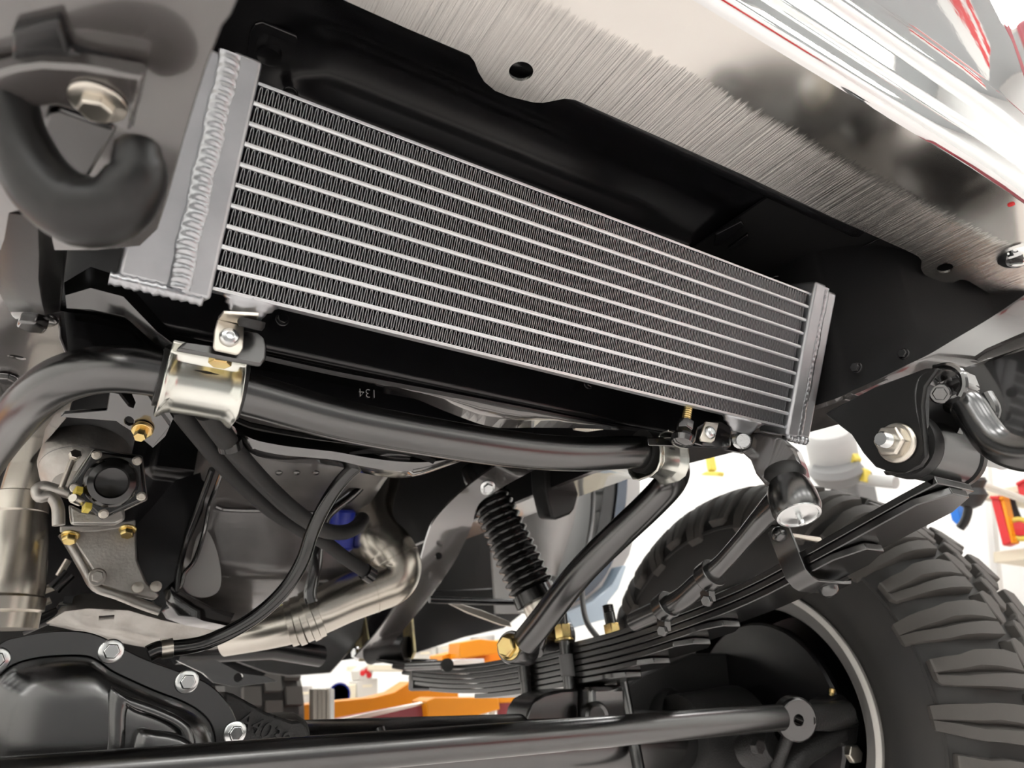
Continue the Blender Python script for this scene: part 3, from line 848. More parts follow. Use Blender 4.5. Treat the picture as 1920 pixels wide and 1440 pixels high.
# ------------------------------------------------------------------ cooler brackets
def bracket(lab, pf, hole, yy, tab, rub):
    t_ = thing('cooler_bracket', lab, 'bracket', tuple(P(*hole, Y=yy)), 'stainless cooler brackets')
    bm = plate(B(), [P(a, b_, Y=yy) for a, b_ in pf], (0, 0.003, 0))
    mk('upright_tab', bm, STEEL, t_, bevel=0.0008)
    mk('top_tab', plate(B(), [P(a, b_, Z=P(*tab[0], Y=yy).z) for a, b_ in tab], (0, 0, 0.003)), STEEL, t_, bevel=0.0006)
    c = P(*hole, Y=yy - 0.0002)
    bm = B()
    lathe(bm, [(0.0078, 0), (0.0076, 0.0012), (0.0062, 0.0035), (0.0034, 0.0047), (0.0032, 0.0047), (0.0030, 0.0022), (0.0004, 0.0022)], c, (0, -1, 0), 24)
    mk('button_screw', bm, BOLT, t_)
    if rub:
        mk('rubber_isolator', lathe(B(), [(0.0004, -0.007), (0.009, -0.007), (0.0105, -0.004), (0.0105, 0), (0.0004, 0)], rub, CU, 24), RUB, t_)
    return t_
rb = cl(0.034, -0.0165, -0.010)
bracket('stainless angle bracket with button screw beside the left sway bar clamp', [(408, 598), (458, 612), (456, 652), (450, 662), (444, 664), (404, 656), (400, 650), (402, 620)], (430, 632), 0.545, [(408, 599), (418, 588), (485, 592), (482, 603), (458, 613)], rb)
bracket('stainless angle bracket with button screw near the right cooler mount', [(1324, 790), (1348, 793), (1340, 826), (1334, 831), (1316, 827), (1313, 820)], (1331, 811), 0.545, [(1383, 800), (1408, 806), (1408, 810), (1384, 804)], None)

# black mount tab beneath the left bracket, and right hanger stud
mt = thing('mount_tab', 'rounded black mounting tab under the left stainless cooler bracket', 'bracket', tuple(P(470, 650, Y=0.56)))
bm = plate(B(), [P(a, b_, Y=0.556) for a, b_ in [(330, 655), (345, 640), (400, 648), (450, 630), (455, 616), (485, 622), (497, 632), (501, 650), (499, 672), (490, 685), (440, 676), (400, 668)]], (0, 0.006, 0))
mk('upright_plate', bm, SAT, mt, bevel=0.002)
ms = thing('mount_stud', 'black stud and nut with yellow threads hanging below the cooler, right of centre', 'stud', tuple(P(1288, 800, Y=0.56)))
a, b_ = P(1292, 755, Y=0.56), P(1286, 790, Y=0.56)
stud('threads', ms, a, b_ - a, 0.0055, (b_ - a).length, GOLD, 9)
bm = B(); hexp(bm, b_, (b_ - a), 0.017, 0.012); mk('nut', bm, BLK, ms, bevel=0.0008)
lathe(bm := B(), [(0.012, 0), (0.014, 0.004), (0.012, 0.010), (0.008, 0.012)], b_ + (b_ - a) * 0.75, b_ - a, 20)
mk('collar', bm, BLK, ms)

# ------------------------------------------------------------------ sway bar
sb = thing('sway_bar', 'thick satin-black sway bar bent back at both ends below the cooler', 'sway bar', tuple(P(800, 826, Y=0.62)))
pp = [(-90, 960, .95), (-30, 862, .83), (20, 795, .75), (70, 742, .68), (130, 706, .64), (210, 692, .622), (300, 701, .62), (375, 716, .62), (480, 744, .62), (640, 788, .62), (800, 818, .62), (960, 842, .62), (1080, 851, .62), (1180, 848, .62),
      (1235, 852, .622), (1262, 872, .632), (1258, 902, .66), (1220, 945, .70), (1165, 997, .75), (1110, 1050, .80), (1070, 1095, .84), (1020, 1160, .90), (985, 1203, .945)]
pts = cat([P(a, b_, Y=c) for a, b_, c in pp], 6)
mk('bar', tube(B(), pts, 0.0195, 28), SAT, sb, smooth=80)
# clamps
def clamp(lab, px, py, w, yy, drop):
    c = P(px, py, Y=yy)
    t_ = thing('sway_bar_clamp', lab, 'clamp', tuple(c), 'zinc sway bar clamps')
    pf = [(-0.046, 0.012), (-0.034, 0.012), (-0.030, 0.010), (-0.028, 0.005), (-0.028, -0.008), (-0.026, -0.018), (-0.020, -0.026), (-0.010, -0.0295), (0.010, -0.0295), (0.020, -0.026), (0.026, -0.018), (0.028, -0.008), (0.028, 0.005), (0.030, 0.010), (0.034, 0.012), (0.055, 0.012)]
    rings = []
    for x, sc_ in ((-w / 2, 1.13), (-w / 2 + 0.003, 1.08), (-w / 2 + 0.007, 0.97), (-w / 2 + 0.011, 0.94), (0, 0.93), (w / 2 - 0.011, 0.94), (w / 2 - 0.007, 0.97), (w / 2 - 0.003, 1.08), (w / 2, 1.13)):
        rings.append([c + V((x, a * (sc_ if abs(a) < .03 else 1), b_ * (sc_ if b_ < 0 else 1))) for a, b_ in pf])
    o = mk('strap', loft(B(), rings, close=False, caps=False), ZINC, t_, smooth=50)
    md = o.modifiers.new('sol', 'SOLIDIFY'); md.thickness = 0.003; md.offset = 1
    md = o.modifiers.new('bev', 'BEVEL'); md.width = 0.001; md.segments = 2
    mk('rubber_bushing', lathe(B(), [(0.0195, -w / 2 - 0.004), (0.0262, -w / 2 - 0.004), (0.0262, w / 2 + 0.004), (0.0195, w / 2 + 0.004)], c, (1, 0, 0), 28), RUB, t_)
    for dy in (-0.042, 0.044):
        bolt('clamp_bolt', t_, c + V((w * 0.12, dy, 0.011)), (0, 0, -1), 0.016, 0.009, GOLD, rot=0.1, label='yellow zinc hex bolt')
    return t_
clamp('zinc sway bar clamp under the left stainless cooler bracket', 378, 718, 0.060, 0.62, 0)
clamp('zinc sway bar clamp near the right end of the cooler', 1232, 852, 0.044, 0.622, 0)

# sway bar link at the axle end
lk = thing('sway_bar_link', 'black sway bar end link with a large yellow hex bolt', 'link', tuple(P(960, 1210, Y=0.96)))
c = P(968, 1215, Y=0.965)
axl = (P(930, 1210, Y=0.95) - P(1010, 1222, Y=1.0)).normalized()
bm = lathe(B(), [(0.010, -0.030), (0.022, -0.030), (0.0235, -0.026), (0.0235, 0.014), (0.022, 0.018), (0.010, 0.018)], c, axl, 30)
mk('link_eye', bm, SAT, lk)
bolt('link_bolt', lk, c + axl * 0.018, axl, 0.027, 0.013, GOLD, flange=0.019, label='yellow zinc hex bolt')
bm = B(); tube(bm, cat([P(1005, 1222, Y=.97), P(1012, 1205, Y=.98), P(1008, 1190, Y=1.0)], 5), 0.011, 14)
mk('link_shank', bm, SAT, lk)

# ------------------------------------------------------------------ pitman arm and drag link
pa = thing('pitman_arm', 'black pitman arm with a dark boot, right of the cooler mount', 'steering arm', tuple(P(1430, 830, X=0.65)))
rings = []
for a, b_, c_, d_ in [(1378, 806, 1388, 846), (1425, 811, 1406, 862), (1466, 822, 1416, 888), (1490, 842, 1430, 905), (1502, 872, 1444, 916), (1508, 895, 1452, 925)]:
    p, q = P(a, b_, X=0.665), P(c_, d_, X=0.640)
    rings.append([p, q, q + V((0.02, 0.006, 0)), p + V((0.02, 0.006, 0.0))])
mk('arm', loft(B(), rings), LITB, pa, bevel=0.003, smooth=50)
rings = []
for a, b_, c_, d_ in [(1212, 820, 1215, 836), (1290, 818, 1290, 838), (1345, 822, 1345, 842), (1395, 822, 1395, 852)]:
    rings.append([P(a, b_, Y=0.58), P(c_, d_, Y=0.575), P(c_, d_, Y=0.60), P(a, b_, Y=0.61)])
mk('mounting_rail', loft(B(), rings), BLK, pa, bevel=0.002)
rings = []
for a, b_, c_, d_ in [(1305, 800, 1300, 832), (1325, 788, 1320, 838), (1352, 788, 1350, 840), (1372, 800, 1370, 838)]:
    rings.append([P(a, b_, Y=0.560), P(c_, d_, Y=0.556), P(c_, d_, Y=0.58), P(a, b_, Y=0.58)])
mk('bracket_plate', loft(B(), rings), BLK, pa, bevel=0.002)
stud('pivot_stud', pa, P(1388, 826, X=.64), (-0.5, -0.8, -0.3), 0.010, 0.012, BOLT, 4)

dl = thing('drag_link', 'black drag link with silver ball joint cap crossing the tyre', 'drag link', tuple(P(1488, 940, X=0.66)))
b0, b1 = P(1474, 900, X=0.662), P(1498, 966, X=0.655)
ax = (b1 - b0).normalized(); L = (b1 - b0).length
mk('ball_housing', lathe(B(), [(0.016, -0.012), (0.020, -0.006), (0.021, 0.004), (0.0245, 0.012), (0.0265, L * 0.5), (0.0265, L * 0.85), (0.024, L * 0.98)], b0, ax, 32), SAT, dl)
mk('dust_boot', lathe(B(), [(0.014, -0.016), (0.022, -0.012), (0.024, -0.004), (0.021, 0.004)], b0, ax, 28), RUB, dl)
cp = mk('ball_cap', lathe(B(), [(0.0235, L * 0.97), (0.0235, L * 1.02), (0.021, L * 1.03), (0.020, L * 1.0), (0.010, L * 1.01), (0.006, L * 1.04), (0.0045, L * 1.04), (0.0004, L * 1.04)], b0, ax, 32), BOLT, dl, label='silver ball joint cap')
mk('grease_fitting', lathe(B(), [(0.003, 0), (0.003, 0.005), (0.004, 0.006), (0.0034, 0.010), (0.0004, 0.011)], b0 + ax * L * 1.04, ax, 14), BOLT, cp)
pts = cat([P(1470, 935, X=0.66), P(1432, 968, X=0.66), P(1395, 1010, X=0.66), P(1355, 1055, X=0.66), P(1310, 1096, X=0.66), P(1270, 1128, X=0.66), P(1190, 1165, X=0.67)], 6)
mk('link_shaft', tube(B(), pts, interp([0.018, 0.0125, 0.0105, 0.0105, 0.0135, 0.0135, 0.013], 6), 20), SAT, dl, smooth=70)
for a, b_ in ((1330, 1080), (1248, 1138)):
    c = P(a, b_, X=0.66); t = (P(1270, 1128, X=.66) - P(1310, 1096, X=.66)).normalized()
    bm = lathe(B(), [(0.0135, -0.009), (0.018, -0.009), (0.018, 0.009), (0.0135, 0.009)], c, t, 24)
    box(bm, c + V((0.0, 0.006, -0.022)), (0.010, 0.016, 0.016))
    mk('sleeve_clamp', bm, SAT, dl, bevel=0.001)
    bolt('clamp_bolt', dl, c + V((-0.006, 0.0, -0.030)), (-1, -0.3, 0), 0.012, 0.008, SAT)

# ------------------------------------------------------------------ axle, differential
ax_t = thing('front_axle', 'black front axle housing with cast numbers right of the differential', 'axle', (0.6, axY, axZ - 0.04))
AXY, AXZ, AXR = 1.075, -0.098, 0.050
mk('axle_tube', tube(B(), [V((0.26, AXY, AXZ)), V((1.02, AXY, AXZ))], AXR, 28), SAT, ax_t, smooth=60)
# cast web between differential and tube, carrying the casting number
YC = 0.985
pts = [P(a, b_, Y=YC) for a, b_ in [(420, 1296), (437, 1300), (500, 1335), (548, 1352), (562, 1350), (575, 1365), (586, 1400), (587, 1440), (600, 1500), (420, 1500)]]
mk('cast_web', plate(B(), pts, (0, 0.06, 0)), CAST, ax_t, bevel=0.004)
o0 = P(450, 1345, Y=YC - 0.001)
cu = bpy.data.curves.new('casting_number', 'FONT'); cu.body = 'A40388'; cu.size = 0.026; cu.extrude = 0.004; cu.align_x = 'LEFT'
ob = bpy.data.objects.new('tmp', cu); COL.objects.link(ob)
dg = bpy.context.evaluated_depsgraph_get()
me = bpy.data.meshes.new_from_object(ob.evaluated_get(dg)); bpy.data.objects.remove(ob)
me.materials.append(CAST)
p1 = P(520, 1382, Y=YC - 0.001)
rx = (p1 - o0).normalized(); ry = V((0, -1, 0)); rz = V((-rx.z, 0, rx.x))
cn = bpy.data.objects.new('casting_number', me); COL.objects.link(cn); cn.parent = ax_t; cn.matrix_parent_inverse = Matrix.Translation(-ax_t.location)
MW = Matrix((rx, rz, V((0, -1, 0)))).transposed().to_4x4(); MW.translation = o0 - rz * 0.008
cn.matrix_basis = MW
mk('tube_collar', tube(B(), [V((0.245, AXY, AXZ)), V((0.285, AXY, AXZ)), V((0.30, AXY, AXZ))], [0.060, 0.060, 0.051], 28), CAST, ax_t)
mk('breather_boss', tube(B(), [P(712, 1366, Y=1.04), P(720, 1395, Y=1.03)], 0.007, 14), SAT, ax_t)
# spring perch and bump pad
pc0 = P(1130, 1330, Y=1.04)
bm = box(B(), pc0 + V((0.0, 0.02, 0.0)), (0.075, 0.08, 0.075))
mk('spring_perch', bm, BLK, ax_t, bevel=0.010, seg=3)
mk('perch_window', lathe(B(), [(0.016, 0), (0.020, -0.004), (0.024, 0.0), (0.024, 0.012), (0.016, 0.012)], P(1120, 1345, Y=1.018), (0, 1, 0), 24), SAT, ax_t)
bm = plate(B(), [P(a, b_, Y=1.05) for a, b_ in [(985, 1360), (992, 1330), (1004, 1310), (1022, 1300), (1050, 1293), (1086, 1291), (1086, 1360)]], (0, 0.07, 0))
mk('perch_web', bm, SAT, ax_t, bevel=0.006, seg=3)
mk('brake_bracket', plate(B(), [P(a, b_, Y=1.12) for a, b_ in [(1170, 1290), (1210, 1262), (1300, 1225), (1360, 1225), (1395, 1250), (1400, 1345), (1180, 1352)]], (0, 0.05, 0)), CAST, ax_t, bevel=0.004)
mk('brake_ring', lathe(B(), [(0.040, 0), (0.052, -0.004), (0.056, 0.004), (0.056, 0.03), (0.040, 0.03)], P(1265, 1350, Y=1.115), (-0.3, 1, 0), 32), CAST, ax_t)

df = thing('differential', 'black differential with a ribbed cover and zinc flange bolts, bottom left', 'differential', (0.04, 0.95, -0.15))
YD = 0.93
out_px = [(-60, 1262), (0, 1206), (40, 1192), (95, 1183), (150, 1183), (190, 1193), (230, 1214), (275, 1236), (330, 1256), (385, 1278), (420, 1308), (442, 1345), (453, 1390), (456, 1440), (450, 1500), (430, 1560), (360, 1620), (200, 1660), (40, 1640), (-70, 1560), (-110, 1440), (-105, 1340)]
in_px = [(-25, 1290), (0, 1266), (30, 1245), (80, 1233), (150, 1230), (180, 1238), (205, 1256), (232, 1270), (290, 1296), (340, 1315), (375, 1335), (396, 1360), (404, 1395), (405, 1440), (400, 1490), (380, 1530), (330, 1575), (200, 1605), (60, 1590), (-20, 1530), (-55, 1440), (-50, 1350)]
outl = [P(p.x, p.y, Y=YD) for p in cat([(a, b_, 0) for a, b_ in out_px], 4, True)]
inl = [P(p.x, p.y, Y=YD) for p in cat([(a, b_, 0) for a, b_ in in_px], 4, True)]
mk('cover_flange', plate(B(), outl, (0, 0.010, 0), [inl]), SAT, df, bevel=0.0015, smooth=40)
cen = sum(inl, V()) / len(inl)
rings = [inl]
for s, dy in ((0.985, -0.006), (0.95, -0.022), (0.90, -0.036), (0.82, -0.046), (0.70, -0.052), (0.45, -0.056), (0.15, -0.057), (0.01, -0.0572)):
    rings.append([cen + (p - cen) * s + V((0, dy, 0)) for p in inl])
mk('cover_dome', loft(B(), rings, caps=False), SAT, df, smooth=80)
# pressed pocket / step on the right of the cover
rings = []
stp = [(202, 1290), (232, 1300), (300, 1325), (345, 1348), (365, 1375), (368, 1440), (366, 1500), (200, 1500), (196, 1380)]
s1 = [P(p.x, p.y, Y=YD - 0.045) for p in cat([(a, b_, 0) for a, b_ in stp], 5, True)]
mk_c = sum(s1, V()) / len(s1)
rings = [s1] + [[mk_c + (p - mk_c) * s + V((0, dy, 0)) for p in s1] for s, dy in ((0.97, -0.010), (0.9, -0.014), (0.72, -0.015), (0.60, -0.013), (0.55, -0.004))]
bm = loft(B(), rings, caps=False)
mk('cover_step', bm, SAT, df, smooth=70)
rings = []
pk = [(248, 1375), (290, 1366), (340, 1378), (362, 1400), (364, 1440), (364, 1500), (248, 1500)]
s1 = [P(p.x, p.y, Y=YD - 0.05) for p in cat([(a, b_, 0) for a, b_ in pk], 5, True)]
c_ = sum(s1, V()) / len(s1)
mk('cover_pocket', loft(B(), [s1] + [[c_ + (p - c_) * s + V((0, dy, 0)) for p in s1] for s, dy in ((0.97, -0.018), (0.90, -0.024), (0.70, -0.026), (0.2, -0.026))], caps=False), SAT, df, smooth=70)
# housing behind
rings = [[cen + (p - cen) * s + V((0, dy, 0)) for p in outl] for s, dy in ((0.99, 0.010), (0.97, 0.05), (0.85, 0.12), (0.6, 0.2))]
mk('housing', loft(B(), rings), CAST, df, smooth=60)
for a, b_ in ((208, 1221), (350, 1278), (440, 1374), (-8, 1238), (440, 1500)):
    bolt('cover_bolt', df, P(a, b_, Y=YD - 0.0005), (0.05, -1, -0.05), 0.0145, 0.010, BOLT, flange=0.0128, rot=0.5, label='zinc flange bolt')
bm = B()
tube(bm, cat([P(278, 1226, Y=0.95), P(296, 1218, Y=0.95), P(322, 1215, Y=0.95)], 4), 0.0095, 14)
mk('breather_elbow', bm, HOSE, df)

# ------------------------------------------------------------------ tie rod
tr = thing('tie_rod', 'satin-black tie rod running across the bottom of the view', 'tie rod', (0.5, 0.83, -0.08))
YT = 0.835
a, b_ = P(1462, 1345, Y=YT), P(430, 1429, Y=YT)
dv = (b_ - a).normalized()
mk('tube', tube(B(), [a, a + dv * 0.02, b_, b_ + dv * 0.45], 0.0192, 28), SAT, tr, smooth=60)
c = P(1490, 1347, Y=YT)
bm = lathe(B(), [(0.0085, -0.012), (0.030, -0.012), (0.0335, -0.008), (0.0335, 0.008), (0.030, 0.012), (0.0085, 0.012), (0.0085, -0.012)], c, (-0.35, -1, -0.2), 32, caps=False)
mk('sleeve_clamp', bm, SAT, tr, bevel=0.001)
pts = [c - dv * 0.02, c - dv * 0.06, P(1585, 1336, Y=YT + 0.01)]
mk('rod_end', tube(B(), pts, [0.021, 0.020, 0.019], 20), CAST, tr)

# ------------------------------------------------------------------ knuckle
kn = thing('steering_knuckle', 'rough cast black steering knuckle inside the wheel rim', 'knuckle', (1.02, 0.9, -0.1))
rings = []
def slab(name, pp_, yy, th, m=CAST, bev=0.004):
    mk(name, plate(B(), [P(a, b_, Y=yy) for a, b_ in pp_], (0, th, 0)), m, kn, bevel=bev)
slab('steering_arm', [(1555, 1312), (1580, 1302), (1598, 1318), (1612, 1355), (1612, 1362), (1560, 1372), (1545, 1362), (1552, 1352)], 0.86, 0.04)
slab('arm_boss', [(1540, 1360), (1560, 1345), (1605, 1335), (1612, 1356), (1580, 1368), (1550, 1372)], 0.845, 0.03)
slab('knuckle_leg', [(1575, 1365), (1612, 1360), (1608, 1395), (1585, 1400), (1572, 1390)], 0.87, 0.05)
pts = cat([P(1575, 1372, Y=.88), P(1540, 1392, Y=.89), P(1505, 1412, Y=.90), P(1480, 1440, Y=.91), P(1460, 1490, Y=.92)], 5)
mk('lower_yoke', tube(B(), pts, interp([0.016, 0.018, 0.020, 0.024, 0.03], 5), 18), CAST, kn, smooth=60)
cu = bpy.data.curves.new('cast_mark', 'FONT'); cu.body = '8A088'; cu.size = 0.018; cu.extrude = 0.001
pts = cat([P(1480, 1375, Y=.87), P(1470, 1400, Y=.88), P(1455, 1440, Y=.9)], 5)
mk('yoke_rib', tube(B(), pts, 0.010, 14), CAST, kn)
mk('ball_joint', lathe(B(), [(0.004, -0.03), (0.024, -0.028), (0.030, -0.01), (0.030, 0.01), (0.022, 0.03), (0.004, 0.03)], P(1420, 1405, Y=.93), (0.2, -1, 0.2), 28), CAST, kn)
bolt('castle_nut', kn, P(1415, 1400, Y=.89), (0, -1, 0), 0.020, 0.012, CAST)
mk('grease_fitting', lathe(B(), [(0.004, 0), (0.004, 0.005), (0.0055, 0.006), (0.0045, 0.012), (0.0004, 0.013)], P(1559, 1304, Y=.86), (0, -0.4, 1), 14), GOLD, kn)
bolt('stop_bolt', kn, P(1596, 1413, Y=.87), (-0.2, -1, 0), 0.026, 0.012, STEEL, rot=0.6)
cyl(bm := B(), V((0.98, AXY, AXZ)), V((1.13, AXY, AXZ)), 0.075, 0.09, 32)
mk('hub_housing', bm, CAST, kn)
lathe(bm := B(), [(0.03, 0), (0.17, 0), (0.175, 0.004), (0.175, 0.016), (0.03, 0.016)], V((1.17, AXY - .03, AXZ + .03)), (1, 0, 0), 40)
mk('brake_dust_shield', bm, CHS, kn)

# ------------------------------------------------------------------ wheel with mud-terrain tyre
ST = math.radians(4.0)
WAX = V((math.cos(ST), math.sin(ST), 0))     # from inner side to outer side
WC = V((1.151, 1.037, -0.066))               # centre at the inner rim lip
wh = thing('wheel', 'silver-rimmed wheel with a chunky black off-road tyre, right side', 'wheel', (1.29, 1.05, -0.52))
RT, WT = 0.452, 0.30
RL = 0.24
mk('rim_lip', lathe(B(), [(0.2285, 0.012), (0.229, -0.006), (0.2305, -0.0085), (RL - 0.001, -0.0095), (RL + 0.0008, -0.008), (RL, 0.004), (0.236, 0.012)], WC, WAX, 120, caps=False), SILV, wh, smooth=50)
mk('rim_face', lathe(B(), [(0.2288, -0.002), (0.224, 0.001), (0.208, 0.008), (0.203, 0.014), (0.201, 0.024)], WC, WAX, 120, caps=False), SILVD, wh, smooth=50)
mk('rim_well', lathe(B(), [(0.201, 0.022), (0.200, 0.13), (0.19, 0.17), (0.10, 0.19), (0.06, 0.185)], WC, WAX, 96, caps=False), CHS, wh, smooth=60)
# carcass: inner bead -> sidewall -> crown -> outer bead
car = [(RL - 0.010, 0.014), (RL - 0.002, 0.003), (RL + 0.008, -0.004), (0.268, -0.022), (0.300, -0.036), (0.335, -0.038), (0.352, -0.036), (0.3535, -0.0385), (0.358, -0.0385), (0.3595, -0.035), (0.378, -0.029), (0.394, -0.016), (0.408, 0.004), (0.421, 0.028), (0.432, 0.060), (0.437, 0.09), (0.438, 0.115),
       (0.437, 0.15), (0.433, 0.195), (0.424, 0.222), (0.408, 0.240), (0.385, 0.256), (0.335, 0.268), (0.300, 0.266), (0.268, 0.256), (RL + 0.002, 0.228), (RL - 0.01, 0.22)]
mk('tyre_carcass', lathe(B(), car, WC, WAX, 144, caps=False), TYRE, wh, smooth=50)
# tread: shoulder lugs (long and short alternate) and three rows of centre blocks
e1 = V((-math.sin(ST), math.cos(ST), 0)); e2 = V((0, 0, 1))
def wp(ang, r, w):
    return WC + WAX * w + (e1 * math.cos(ang) + e2 * math.sin(ang)) * r
def block(outline, r_in, r_out, slant=0.9):
    """outline: (angle deg, w) polygon; block with a slightly smaller top"""
    n = len(outline)
    ca = sum(a for a, w in outline) / n; cw = sum(w for a, w in outline) / n
    def rr(w, r):   # crown curvature
        return r - 0.35 * max(0.0, abs(w - 0.115) - 0.05) ** 2 * 4
    b0 = [wp(math.radians(a), r_in, w) for a, w in outline]
    b1 = [wp(math.radians(ca + (a - ca) * slant), rr(cw + (w - cw) * slant, r_out), cw + (w - cw) * slant) for a, w in outline]
    return loft(B(), [b0, b1])
def lug(a0, long):
    """shoulder lug wrapping from the tread onto the inner sidewall, split by a tapering groove"""
    hw = 3.7
    ln = 0.342 if long else 0.366
    rings = []
    #       w,     r_in,  r_out, outward w, groove width, groove depth
    secs = [(0.060, 0.436, 0.4525, 0.0, 0.35, 0.004), (0.036, 0.430, 0.4485, 0.0, 0.5, 0.008), (0.014, 0.416, 0.4395, 0.0, 0.75, 0.012), (-0.006, 0.402, 0.4250, -0.002, 0.9, 0.013)]
    for i, (w, ri, ro, dw, g, gd) in enumerate(secs):
        k = hw * (0.9, 1.0, 1.0, 1.0)[i]
        s_ = -1.3 * (0.060 - w) / 0.066
        A = lambda d: math.radians(a0 + d + s_)
        rings.append([wp(A(-k), ri, w + 0.012), wp(A(k), ri, w + 0.012), wp(A(k * 0.94), ro, w), wp(A(g + 0.4), ro, w), wp(A(0.4), ro - gd, w + gd * 0.5), wp(A(0.4 - g), ro, w), wp(A(-k * 0.94), ro, w)])
    side = [(0.408, -0.021, 0.80, 0.012), (0.392, -0.033, 0.6, 0.010), (0.376, -0.041, 0.35, 0.006), (ln + 0.008, -0.0465 if long else -0.0445, 0.12, 0.001), (ln, -0.040, 0.10, 0.0)]
    for j, (r, wo, g, gd) in enumerate(side):
        k = hw * (1.0 - 0.34 * (j / 4) ** 2) * (1.0 if long else 0.9)
        s_ = -1.3 * (1.0 + 0.25 * j)
        A = lambda d: math.radians(a0 + d + s_)
        wi = wo + 0.014
        rings.append([wp(A(-k), r - 0.010, wi), wp(A(k), r - 0.010, wi), wp(A(k * 0.92), r, wo), wp(A(g + 0.4), r, wo), wp(A(0.4), r - gd * 0.4, wo + gd), wp(A(0.4 - g), r, wo), wp(A(-k * 0.92), r, wo)])
    return loft(B(), rings)
NPT = 36
def inst(name, me, k, m=None):
    o = bpy.data.objects.new(name, me)
    COL.objects.link(o)
    o.parent = wh
    o.matrix_parent_inverse = Matrix.Translation(-wh.location)
    o.matrix_basis = Matrix.Translation(WC) @ Matrix.Rotation(-2 * math.pi * k / NPT * 1.0, 4, WAX) @ Matrix.Translation(-WC)
    md = o.modifiers.new('bevel', 'BEVEL'); md.width = 0.0018; md.segments = 1; md.limit_method = 'ANGLE'; md.angle_limit = math.radians(30)
    return o
def proto(name, bm, m):
    o = mk(name, bm, m, wh, smooth=40)
    me = o.data
    bpy.data.objects.remove(o)
    return me
lugA = proto('shoulder_lug', lug(0, True), TYREP)
lugB = proto('shoulder_lug', lug(0, False), TYREP)
P1 = proto('tread_block', block([(-3.6, 0.066), (-1.2, 0.062), (1.6, 0.066), (4.0, 0.074), (3.2, 0.094), (0.6, 0.098), (-0.6, 0.106), (-3.0, 0.100), (-4.2, 0.086)], 0.432, 0.4525), TYREP)
P2 = proto('tread_block', block([(-3.4, 0.110), (-0.4, 0.114), (0.8, 0.106), (3.4, 0.104), (4.4, 0.118), (3.0, 0.134), (0.2, 0.132), (-0.8, 0.140), (-3.8, 0.136), (-4.6, 0.122)], 0.432, 0.4528), TYREP)
P3 = proto('tread_block', block([(-3.4, 0.146), (-0.6, 0.146), (0.4, 0.138), (3.4, 0.140), (4.2, 0.156), (2.6, 0.172), (-1.0, 0.170), (-3.6, 0.166)], 0.432, 0.4522), TYREP)
P4 = proto('outer_lug', block([(-3.6, 0.180), (3.0, 0.178), (3.6, 0.20), (3.2, 0.235), (-3.6, 0.235), (-4.0, 0.20)], 0.418, 0.449, 0.92), TYREP)
for k in range(NPT):
    inst('shoulder_lug', lugA if k % 2 == 0 else lugB, k)
    inst('tread_block', P1, k + 0.25)
    inst('tread_block', P2, k + 0.60)
    inst('tread_block', P3, k + 0.10)
    inst('outer_lug', P4, k + 0.45)


# ------------------------------------------------------------------ engine bay
body = thing('truck_body', 'dark engine bay and light-blocking panel of the truck body above the frame', 'truck body', (0.37, 1.6, 0.62))
box(bm := B(), (0.37, 1.45, 0.80), (1.75, 2.3, 0.03)); mk('light_block_panel', bm, CHS, body)  # overhead panel added to block light from above
box(bm := B(), (0.37, 2.2, 0.62), (1.2, 0.03, 0.40)); mk('firewall', bm, CHS, body)
box(bm := B(), (-0.50, 1.45, 0.60), (0.02, 2.2, 0.42)); mk('inner_fender_panel', bm, CHS, body)
# grey rear wheel arch liner on the right and its blue outer edge
pts = [P(a, b_, Y=1.9) for a, b_ in [(900, 860), (1200, 840), (1200, 960), (1180, 1040), (1150, 1095), (1110, 1130), (1060, 1150), (930, 1150), (920, 1000)]]
mk('arch_liner', plate(B(), pts, (0, 0.01, 0)), GRYP, body, label='light grey wheel arch liner')
for a in ((1110, 930), (1120, 960), (1112, 895)):
    mk('liner_panel', plate(B(), [P(a[0], a[1], Y=1.895), P(a[0] + 62, a[1] - 4, Y=1.895), P(a[0] + 58, a[1] + 24, Y=1.895), P(a[0] - 2, a[1] + 28, Y=1.895)], (0, 0.004, 0)), GRYP, body, bevel=0.002)
bulge = []
for i, (xa, xb) in enumerate([(985, 1090), (975, 1085), (975, 1075), (985, 1060), (1005, 1045)]):
    y = 880 + i * 50
    bulge.append([P(xa, y, Y=1.88), P(xa * .7 + xb * .3, y, Y=1.82), P(xa * .3 + xb * .7, y, Y=1.81), P(xb, y, Y=1.86), P(xb, y, Y=1.9), P(xa, y, Y=1.9)])
mk('liner_bulge', loft(B(), bulge), GRYP, body, smooth=80)
ed = [(1160, 860), (1158, 920), (1148, 990), (1128, 1055), (1095, 1100), (1050, 1128), (1000, 1142)]
rings = []
for (a, b_) in ed:
    rings.append([P(a, b_, Y=1.80), P(a + 17, b_ + 7, Y=1.80), P(a + 18, b_ + 8, Y=1.9), P(a, b_, Y=1.9)])
rings = [list(r) for r in zip(*[cat(list(c_), 4) for c_ in zip(*rings)])]
mk('fender_lip', loft(B(), rings), BLUE, body, smooth=50, label='dark blue fender lip')
rings = [[P(a - 26, b_ - 4, Y=1.82), P(a + 1, b_ + 2, Y=1.81), P(a + 1, b_ + 2, Y=1.88), P(a - 26, b_, Y=1.88)] for a, b_ in ed]
rings = [list(r) for r in zip(*[cat(list(c_), 4) for c_ in zip(*rings)])]
mk('fender_inner_edge', loft(B(), rings), CHS, body, smooth=50)
pts = [P(a, b_, Y=1.78) for a, b_ in [(1060, 1150), (1110, 1128), (1150, 1095), (1168, 1060), (1176, 1060), (1160, 1105), (1140, 1130), (1140, 1160), (1075, 1178)]]
mk('rocker_corner', plate(B(), pts, (0, 0.06, 0)), BLUEL, body, bevel=0.004, label='pale blue rocker corner')

